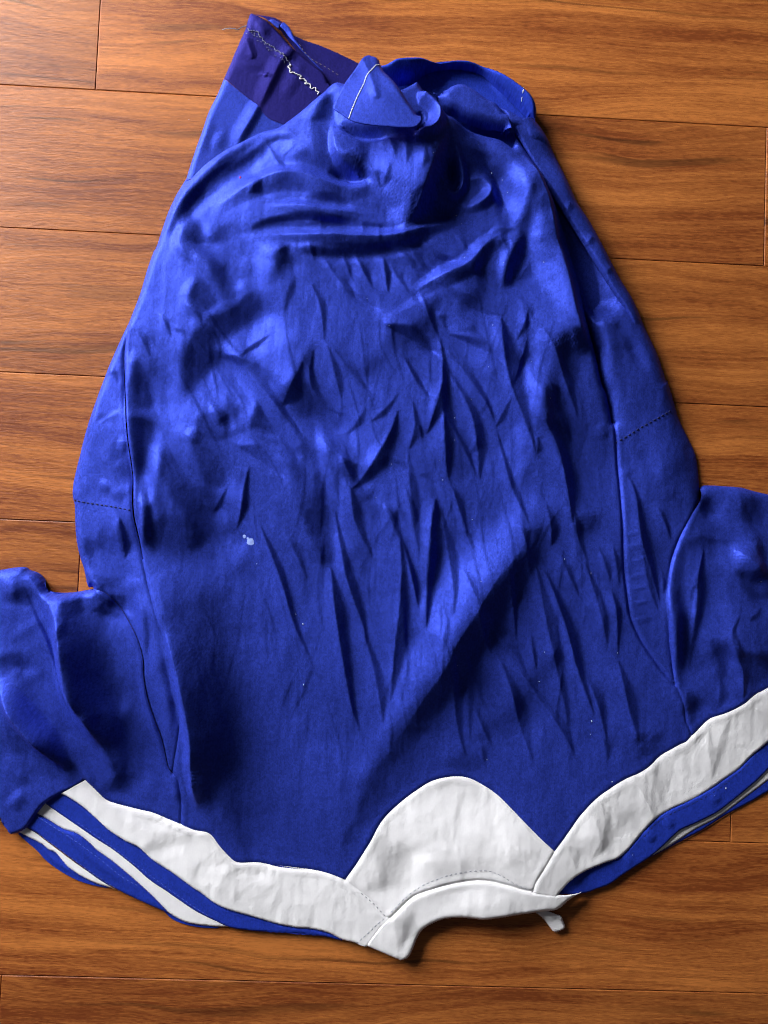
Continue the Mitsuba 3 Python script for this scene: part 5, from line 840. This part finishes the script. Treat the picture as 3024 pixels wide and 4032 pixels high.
def folds(xy, strokes):
    """The height in mm that ridges and creases add at the points. A ridge has its own width on either side of its path."""
    h = np.zeros(len(xy))
    for path, height, wa, wb, kind, taper in strokes:
        if not height or (kind == 'c' and strokes is FOLDS):
            continue
        s = spline(path)
        m = max(wa, wb) * (2.2 if kind == 'c' else 1) + 1
        near = np.nonzero((xy[:, 0] > s[:, 0].min() - m) & (xy[:, 0] < s[:, 0].max() + m) & (xy[:, 1] > s[:, 1].min() - m) & (xy[:, 1] < s[:, 1].max() + m))[0]
        if not len(near):
            continue
        p = xy[near]
        d, i = cKDTree(s).query(p, distance_upper_bound=m)
        ok = np.isfinite(d)
        near, p, d, i = near[ok], p[ok], d[ok], i[ok]
        tan = np.gradient(s, axis=0)
        tan /= np.linalg.norm(tan, axis=1, keepdims=True) + 1e-9
        r = p - s[i]
        side = -tan[i, 1] * r[:, 0] + tan[i, 0] * r[:, 1]          # > 0: the right hand in the picture of a path that runs down it
        along = (r * tan[i]).sum(1)
        perp = np.abs(side)
        t = i / (len(s) - 1.0)
        e = np.clip(np.minimum(t, 1 - t) / (taper if kind == 'c' else .15 if kind == 'M' else .42), 0, 1)
        k = np.sqrt(e) if kind == 'c' else e * e * (3 - 2 * e)
        ends = (np.abs(along) > 1.6)
        w = np.where(side > 0, wb, wa) * (0.35 + 0.65 * k if kind == 'c' else 0.6 + 0.4 * k)
        if kind == 'c':                                           # a pressed crease: a long gentle side, a sharp crest, a short steep side with a sharp foot
            f = np.where(side > 0, np.clip(1 - perp / (1.25 * w), 0, 1) ** 1.25, np.clip(1 - perp / (2.2 * w), 0, 1) ** 2.0)
            q = np.where(ends, 0, k * f) * 1.15
        else:
            L = np.linalg.norm(np.diff(s, axis=0), axis=1).sum()
            q = np.where(ends, 0, k * profile(perp / w, kind)) * (min(0.6, 0.08 * L / abs(height)) if kind == 's' else 1.1)
        h[near] += height * q
    return h


rng = np.random.default_rng(11)
RANDOM = []
ROOM = Polygon(PANELS['front_panel']['poly']).buffer(0).buffer(-12)
for _ in range(280):                                   # faint pressed-in creases between the measured ones
    x, y = rng.uniform(-225, 210), rng.uniform(-300, 190)
    ang = math.radians(rng.normal(-84 - 0.06 * x + (20 if x < -70 and y > -60 else 0), 12))
    L = rng.uniform(25, 105)
    bend = rng.normal(0, 4)
    d = np.array([math.cos(ang), math.sin(ang)])
    n = np.array([-d[1], d[0]])
    c = np.array([x, y])
    if not contains_xy(ROOM, [c[0], (c - d * L / 2)[0], (c + d * L / 2)[0]], [c[1], (c - d * L / 2)[1], (c + d * L / 2)[1]]).all():
        continue
    RANDOM.append((np.array([c - d * L / 2, c + n * bend, c + d * L / 2]), rng.uniform(.1, .8), rng.uniform(3, 8), rng.uniform(.9, 3.0), 'c', .4))



def relief():
    """The broad relief of the cloth: where it tilts away from or towards the window (SLOPES: path, half width, tilt from -1 to 1), the tilt is integrated to a height, in mm."""
    gx, gy = np.arange(-470, 500, 0.9), np.arange(-560, 620, 0.9)
    X, Y = np.meshgrid(gx, gy)
    tilt = np.zeros(X.shape)
    N = np.c_[X.ravel() / 17.0, Y.ravel() / 17.0, np.zeros(X.size)]
    wx = ((meshkit.fbm(N, 2, seed=21) - .5) * 9).reshape(X.shape)
    wy = ((meshkit.fbm(N + 40.3, 2, seed=22) - .5) * 9).reshape(X.shape)
    for path, w, v in SLOPES:
        s = spline(path)
        m = 1.9 * np.max(w)
        i0, i1 = np.searchsorted(gy, [s[:, 1].min() - m, s[:, 1].max() + m])
        j0, j1 = np.searchsorted(gx, [s[:, 0].min() - m, s[:, 0].max() + m])
        g = min(1.0, np.min(w) / 9.0)
        d, n = cKDTree(s).query(np.c_[(X + g * wx)[i0:i1, j0:j1].ravel(), (Y + g * wy)[i0:i1, j0:j1].ravel()])
        e = np.clip(np.minimum(n, len(s) - 1 - n) / (0.4 * len(s)), 0, 1)
        e = 0.45 + 0.55 * np.sin(e * math.pi / 2)
        sharp = 2.0 if v > 0 else 2.9
        if not np.isscalar(w):                                     # its own width on either side, fading out softly
            q = np.c_[X[i0:i1, j0:j1].ravel(), Y[i0:i1, j0:j1].ravel()] - s[n]
            tan = np.gradient(s, axis=0)[n]
            w, sharp = np.where(-tan[:, 1] * q[:, 0] + tan[:, 0] * q[:, 1] > 0, w[1], w[0]), 1.6
        tilt[i0:i1, j0:j1] += (v * (0.5 + 0.5 * e) * np.exp(-(d / (w * e * 1.12)) ** sharp)).reshape(i1 - i0, j1 - j0)
    for poly, v, blur in FACETS:
        p = spline(np.vstack([poly, poly[:1]]), 2.0) if blur > 1.5 else np.asarray(poly)
        m = 4 * blur + 4
        i0, i1 = np.searchsorted(gy, [p[:, 1].min() - m, p[:, 1].max() + m])
        j0, j1 = np.searchsorted(gx, [p[:, 0].min() - m, p[:, 0].max() + m])
        qx, qy = (X + .25 * wx)[i0:i1, j0:j1], (Y + .25 * wy)[i0:i1, j0:j1]
        inside = contains_xy(Polygon(p).buffer(0), qx.ravel(), qy.ravel()).reshape(qx.shape).astype(float)
        tilt[i0:i1, j0:j1] += v * gaussian_filter(inside, blur / 0.9)
    soft = tilt
    tilt = np.zeros(X.shape)
    for path, height, wa, wb, kind, taper in FOLDS + RANDOM:      # pressed creases: a narrow facet turned away from the light, a wide one turned towards it
        if kind != 'c':
            continue
        s = spline(path, 1.0)
        m = 2.2 * max(wa, wb) + 1
        i0, i1 = np.searchsorted(gy, [s[:, 1].min() - m, s[:, 1].max() + m])
        j0, j1 = np.searchsorted(gx, [s[:, 0].min() - m, s[:, 0].max() + m])
        q = np.c_[X[i0:i1, j0:j1].ravel(), Y[i0:i1, j0:j1].ravel()]
        d, n = cKDTree(s).query(q)
        tan = np.gradient(s, axis=0)
        tan /= np.linalg.norm(tan, axis=1, keepdims=True) + 1e-9
        r = q - s[n]
        side, along = -tan[n, 1] * r[:, 0] + tan[n, 0] * r[:, 1], (r * tan[n]).sum(1)
        t = n / (len(s) - 1.0)
        peak = .28 + .44 * ((path[0][0] * 12.9898 + path[0][1] * 78.233) % 1.0)       # widest nearer to one end
        k = np.clip(np.minimum(t / peak, (1 - t) / (1 - peak)), 0, 1) ** .85
        x = np.abs(side) / (1.2 * wb * k + .25)
        y = np.clip(1 - np.abs(side) / (2.2 * wa), 0, 1)
        v = min(1.05, 0.12 + 0.33 * height)
        dark = 1 - np.clip((x - .7) / .45, 0, 1)
        a = np.where(side > 0, -dark * np.clip(side / .9 + .5, 0, 1) * (k > 0), 0.30 * y ** 1.5 * k)
        a[np.abs(along) > 1.2] = 0
        tilt[i0:i1, j0:j1] += v * a.reshape(i1 - i0, j1 - j0)
    tilt = np.clip(np.clip(soft, -1.05, 0.36) + tilt, -1.3, 0.95) * 0.68
    kx, ky = np.meshgrid(2 * np.pi * np.fft.fftfreq(len(gx), 0.9), 2 * np.pi * np.fft.fftfreq(len(gy), 0.9))
    kl = -(math.cos(AZ) * kx + math.sin(AZ) * ky)                 # along the light
    kp = -math.sin(AZ) * kx + math.cos(AZ) * ky
    H = np.fft.fft2(tilt) * np.conj(1j * kl) / (kl ** 2 + 0.10 * kp ** 2 + (1 / 70.0) ** 2)
    h = np.real(np.fft.ifft2(H))
    return RegularGridInterpolator((gy, gx), h, bounds_error=False, fill_value=0.0)


def small_wrinkles(xy):
    p = np.c_[xy, np.zeros(len(xy))]
    a = meshkit.fbm(p * [0.075, 0.022, 1] + [3, 8, .5], 3, seed=4) - .5
    b = meshkit.fbm(p * [0.035, 0.045, 1] + [13, 2, .5], 3, seed=9) - .5
    fine = meshkit.noise(p * [0.35, 0.22, 1] + .3, seed=2) - .5
    return 1.3 * a + 1.2 * b + 0.08 * fine


def boundary_points(poly, step):
    s = np.vstack([poly, poly[:1]])
    out = []
    for a, b in zip(s[:-1], s[1:]):
        n = max(1, int(round(np.linalg.norm(b - a) / step)))
        out.append(a + np.arange(n)[:, None] / n * (b - a))
    return np.vstack(out)


def smooth_outline(poly, step):
    """Rounds the outline between its measured points but keeps real corners."""
    p = np.asarray(poly, float)
    keep = np.r_[True, np.linalg.norm(np.diff(p, axis=0), axis=1) > 0.4]
    p = p[keep]
    if np.linalg.norm(p[0] - p[-1]) < 0.4:
        p = p[:-1]
    a, b = p - np.roll(p, 1, 0), np.roll(p, -1, 0) - p
    turn = np.abs(np.degrees(np.arctan2(a[:, 0] * b[:, 1] - a[:, 1] * b[:, 0], (a * b).sum(1))))
    corner = np.nonzero(turn > 42)[0]
    if len(corner) < 2:
        corner = np.array([0, len(p) // 2])
    out = []
    for i, j in zip(corner, np.r_[corner[1:], corner[0] + len(p)]):
        run = p[np.arange(i, j + 1) % len(p)]
        out.append(spline(run, step)[:-1])
    return np.vstack(out)


def edge_curve(c):
    return cKDTree(spline(c, 0.8))


SURFACE = {}
RELIEF = relief()


def panel_height(name, xy):
    q = PANELS[name]
    b = q['base']
    if b is None:
        h = base_rbf(xy) + RELIEF(xy[:, ::-1]) + folds(xy, FOLDS)
        h = 1.2 + 3.5 * np.logaddexp(0, (h - 1.2) / 3.5) + q['off']          # the cloth settles softly onto what lies under it
    elif np.isscalar(b):
        h = np.full(len(xy), float(b))
    else:
        h = RBFInterpolator(np.array(b)[:, :2], np.array(b)[:, 2], kernel='thin_plate_spline', smoothing=1.0)(xy)
    h = h + folds(xy, q['strokes']) + small_wrinkles(xy) * q['wr'] * (1 if b is None else .35)
    h = np.maximum(h, 0.9)
    for c, depth, w in q['seams']:
        d = edge_curve(c).query(xy)[0]
        h = h - depth * np.exp(-(d / w) ** 2) + 0.15 * np.exp(-((d - 3.5) / 2.0) ** 2)
    for c, r, z0 in q['edges']:
        d = np.clip(edge_curve(c).query(xy)[0] / r, 0, 1)
        h = np.where(d < 1, np.minimum(z0, h) + (h - np.minimum(z0, h)) * np.sqrt(np.maximum(0, 1 - (1 - d) ** 2)), h)
    return np.maximum(h, 0.4)


def panel_mesh(name):
    q = PANELS[name]
    step = q['step']
    o = smooth_outline(q['poly'], step * .8)
    P = Polygon(o)
    if not P.is_valid:
        P = P.buffer(0)
        P = max(getattr(P, 'geoms', [P]), key=lambda g: g.area)
    P = P.intersection(VIEW)
    P = max(getattr(P, 'geoms', [P]), key=lambda g: g.area)
    P = Polygon(P.exterior)
    edge = boundary_points(np.array(P.exterior.coords)[:-1], step * .8)
    x0, y0, x1, y1 = P.bounds
    gx, gy = np.meshgrid(np.arange(math.floor(x0), x1, step), np.arange(math.floor(y0), y1, step))
    gx[1::2] += step / 2
    g = np.c_[gx.ravel(), gy.ravel()]
    inner = P.buffer(-step * .5)
    g = g[contains_xy(inner, g[:, 0], g[:, 1])]
    xy = np.vstack([edge, g])
    tri = Delaunay(xy).simplices
    c = xy[tri].mean(1)
    tri = tri[contains_xy(P, c[:, 0], c[:, 1])]
    a = xy[tri]
    area = (a[:, 1, 0] - a[:, 0, 0]) * (a[:, 2, 1] - a[:, 0, 1]) - (a[:, 1, 1] - a[:, 0, 1]) * (a[:, 2, 0] - a[:, 0, 0])
    tri = tri[np.abs(area) > 1e-4]
    area = area[np.abs(area) > 1e-4]
    tri[area < 0] = tri[area < 0][:, ::-1]
    z = panel_height(name, xy)
    SURFACE[name] = (cKDTree(xy), z)
    v = np.c_[xy, z] / 1000
    if q['thick']:
        n = len(v)
        low = v - [0, 0, q['thick'] / 1000]
        low[:, 2] = np.maximum(low[:, 2], 0.0003)
        e = np.sort(np.vstack([tri[:, [0, 1]], tri[:, [1, 2]], tri[:, [2, 0]]]), axis=1)
        directed = np.vstack([tri[:, [0, 1]], tri[:, [1, 2]], tri[:, [2, 0]]])
        _, first, count = np.unique(e, axis=0, return_index=True, return_counts=True)
        rim = directed[first[count == 1]]
        wall = np.vstack([np.c_[rim[:, 1], rim[:, 0], rim[:, 0] + n], np.c_[rim[:, 1], rim[:, 0] + n, rim[:, 1] + n]])
        v, tri = np.vstack([v, low]), np.vstack([tri, tri[:, ::-1] + n, wall])
    return trimesh.Trimesh(v, tri, process=False)


VIEW = Polygon([(-372, -460), (398, -460), (398, 540), (-372, 540)])
for name in PANELS:
    scene['jersey__' + name] = mikit.ply(panel_mesh(name), PANELS[name]['mat'], smooth=True)
labels['jersey'] = {'label': 'crumpled royal blue satin jersey with white shoulder bands lying flat on the plank floor', 'category': 'jersey'}
for name, text in {'hem_panel': 'dark purple hem band at the top left corner', 'yoke': 'white rounded yoke piece', 'collar': 'upturned white collar strip', 'collar_tab': 'small white tab end under the collar', 'side_fold_001': 'overlapping fold along the right side', 'hem_flap': 'folded flap with a line of white stitching on the knot', 'hem_lining': 'dark inside of the hem opening', 'side_panel': 'left side panel with a dark cross seam', 'side_panel_001': 'right side panel with a dark cross seam', 'sleeve': 'left sleeve', 'sleeve_001': 'right sleeve', 'shoulder_band': 'left white shoulder band', 'shoulder_band_001': 'right white shoulder band', 'loose_thread': 'loose grey thread end'}.items():
    labels['jersey__' + name] = {'label': text}


def on_surface(name, xy, lift=0.0):
    tree, z = SURFACE[name]
    d, i = tree.query(xy, k=3)
    w = 1 / (d + .05)
    return np.c_[xy, (z[i] * w).sum(1) / w.sum(1) + lift] / 1000


def tube(points, r, sides=6):
    p = np.asarray(points, float)
    t = np.gradient(p, axis=0)
    t /= np.linalg.norm(t, axis=1, keepdims=True) + 1e-12
    a = np.cross(t, [0, 0, 1.0])
    a /= np.linalg.norm(a, axis=1, keepdims=True) + 1e-12
    b = np.cross(a, t)
    ang = np.arange(sides) * 2 * math.pi / sides
    rr = np.full(len(p), r)
    rr[0] = rr[-1] = r * .35
    v = p[:, None] + rr[:, None, None] * (np.cos(ang)[None, :, None] * a[:, None] + np.sin(ang)[None, :, None] * b[:, None])
    i, j = np.meshgrid(np.arange(len(p) - 1), np.arange(sides), indexing='ij')
    f = np.stack([i * sides + j, (i + 1) * sides + j, (i + 1) * sides + (j + 1) % sides, i * sides + (j + 1) % sides], -1).reshape(-1, 4)
    f = np.vstack([f[:, [0, 1, 2]], f[:, [0, 2, 3]]])
    caps = [(0, k, k + 1) for k in range(1, sides - 1)] + [((len(p) - 1) * sides, (len(p) - 1) * sides + k + 1, (len(p) - 1) * sides + k) for k in range(1, sides - 1)]
    return trimesh.Trimesh(v.reshape(-1, 3), np.vstack([f, caps]), process=False)


for n, (panel, path, mat, kind, r) in enumerate(STITCHES):
    s = spline(path, 0.45)
    lift = r * .6
    parts = []
    if kind == 'dash':
        k = 6
        for i in range(0, len(s) - k, k + 3):
            parts.append(tube(on_surface(panel, s[i:i + k], lift), r / 1000))
    elif kind == 'line':
        k = 7
        for i in range(0, len(s) - k, k):
            q = on_surface(panel, s[i:i + k + 1], lift)
            q[0, 2] -= r * .0006
            q[-1, 2] -= r * .0006
            parts.append(tube(q, r / 1000))
    else:
        tan = np.gradient(s, axis=0)
        tan /= np.linalg.norm(tan, axis=1, keepdims=True) + 1e-9
        nrm = np.c_[-tan[:, 1], tan[:, 0]]
        u = np.arange(len(s)) * .45
        wob = (np.sin(u * 2 * math.pi / 4.6 + 1.4 * np.sin(u * .31)) * (.75 + .4 * np.sin(u * .83 + 1)) * (1.25 if mat == 'thread_white' else .7))[:, None]
        q = on_surface(panel, s + nrm * wob, lift)
        q[:, 2] += (0.5 + 0.5 * np.sin(u * 3.1)) * .0005
        parts.append(tube(q, r / 1000))
        if mat == 'thread_grey':
            for i in range(4, len(s) - 4, 6):
                q = on_surface(panel, s[i] + nrm[i] * rng.uniform(-4.5, -1) + rng.normal(0, .4, (4, 2)) + np.linspace(-.5, .5, 4)[:, None] * tan[i] * 1.6, .2)
                parts.append(tube(q, .00022))
    key = 'jersey__stitching' + ('_%03d' % n if n else '')
    scene[key] = mikit.ply(trimesh.util.concatenate(parts), mat, smooth=True)
    labels[key] = {'kind': 'stuff'}

s = spline(LOOSE, .8)
z = np.linspace(0.6, 6.5, len(s)) + 1.2 * np.sin(np.linspace(0, 5, len(s)))
scene['jersey__loose_thread'] = mikit.ply(tube(np.c_[s, np.maximum(z, .5)] / 1000, .00033), 'thread_grey', smooth=True)
for n, (x, y, r) in enumerate(STAINS):
    m = trimesh.creation.icosphere(2, 1.0)
    v = np.array(m.vertices)
    v *= (1 + .35 * (meshkit.noise(v * 2.2 + n, seed=n) - .5))[:, None]
    xy = np.array([x, y]) + v[:, :2] * r
    zz = on_surface('front_panel', xy)[:, 2]
    m.vertices = np.c_[xy / 1000, zz + v[:, 2] * .00012]
    scene['jersey__stain' + ('_%03d' % n if n else '')] = mikit.ply(m, 'stain_white', smooth=True)

# lint: tiny white specks lying on the cloth
parts = []
for n, (name, x, y, r) in enumerate(SPECKS):
    m = trimesh.creation.icosphere(1, 1.0)
    v = np.array(m.vertices) * [r * .46 * rng.uniform(.7, 1.2), r * .46 * rng.uniform(.7, 1.6), .22] + [x, y, 0]
    z0 = on_surface(name, np.array([[x, y]]))[0, 2] if name else 0.0
    m.vertices = np.c_[v[:, :2] / 1000, v[:, 2] / 1000 + z0 + .0001]
    parts.append(m)
scene['lint'] = mikit.ply(trimesh.util.concatenate(parts), 'lint_white', smooth=True)
labels['lint'] = {'label': 'tiny white specks of lint scattered over the blue cloth', 'category': 'lint', 'kind': 'stuff'}
m = trimesh.creation.icosphere(2, 1.0)
m.vertices = m.vertices * [.0007, .0011, .0005] * (1 + .5 * (meshkit.noise(np.array(m.vertices) * 3, seed=5)[:, None] - .5)) + on_surface('front_panel', np.array([FLUFF]), .4)[0]
scene['fluff'] = mikit.ply(m, 'lint_red', smooth=True)
labels['fluff'] = {'label': 'tiny red speck of fluff on the upper left of the blue cloth', 'category': 'fluff'}
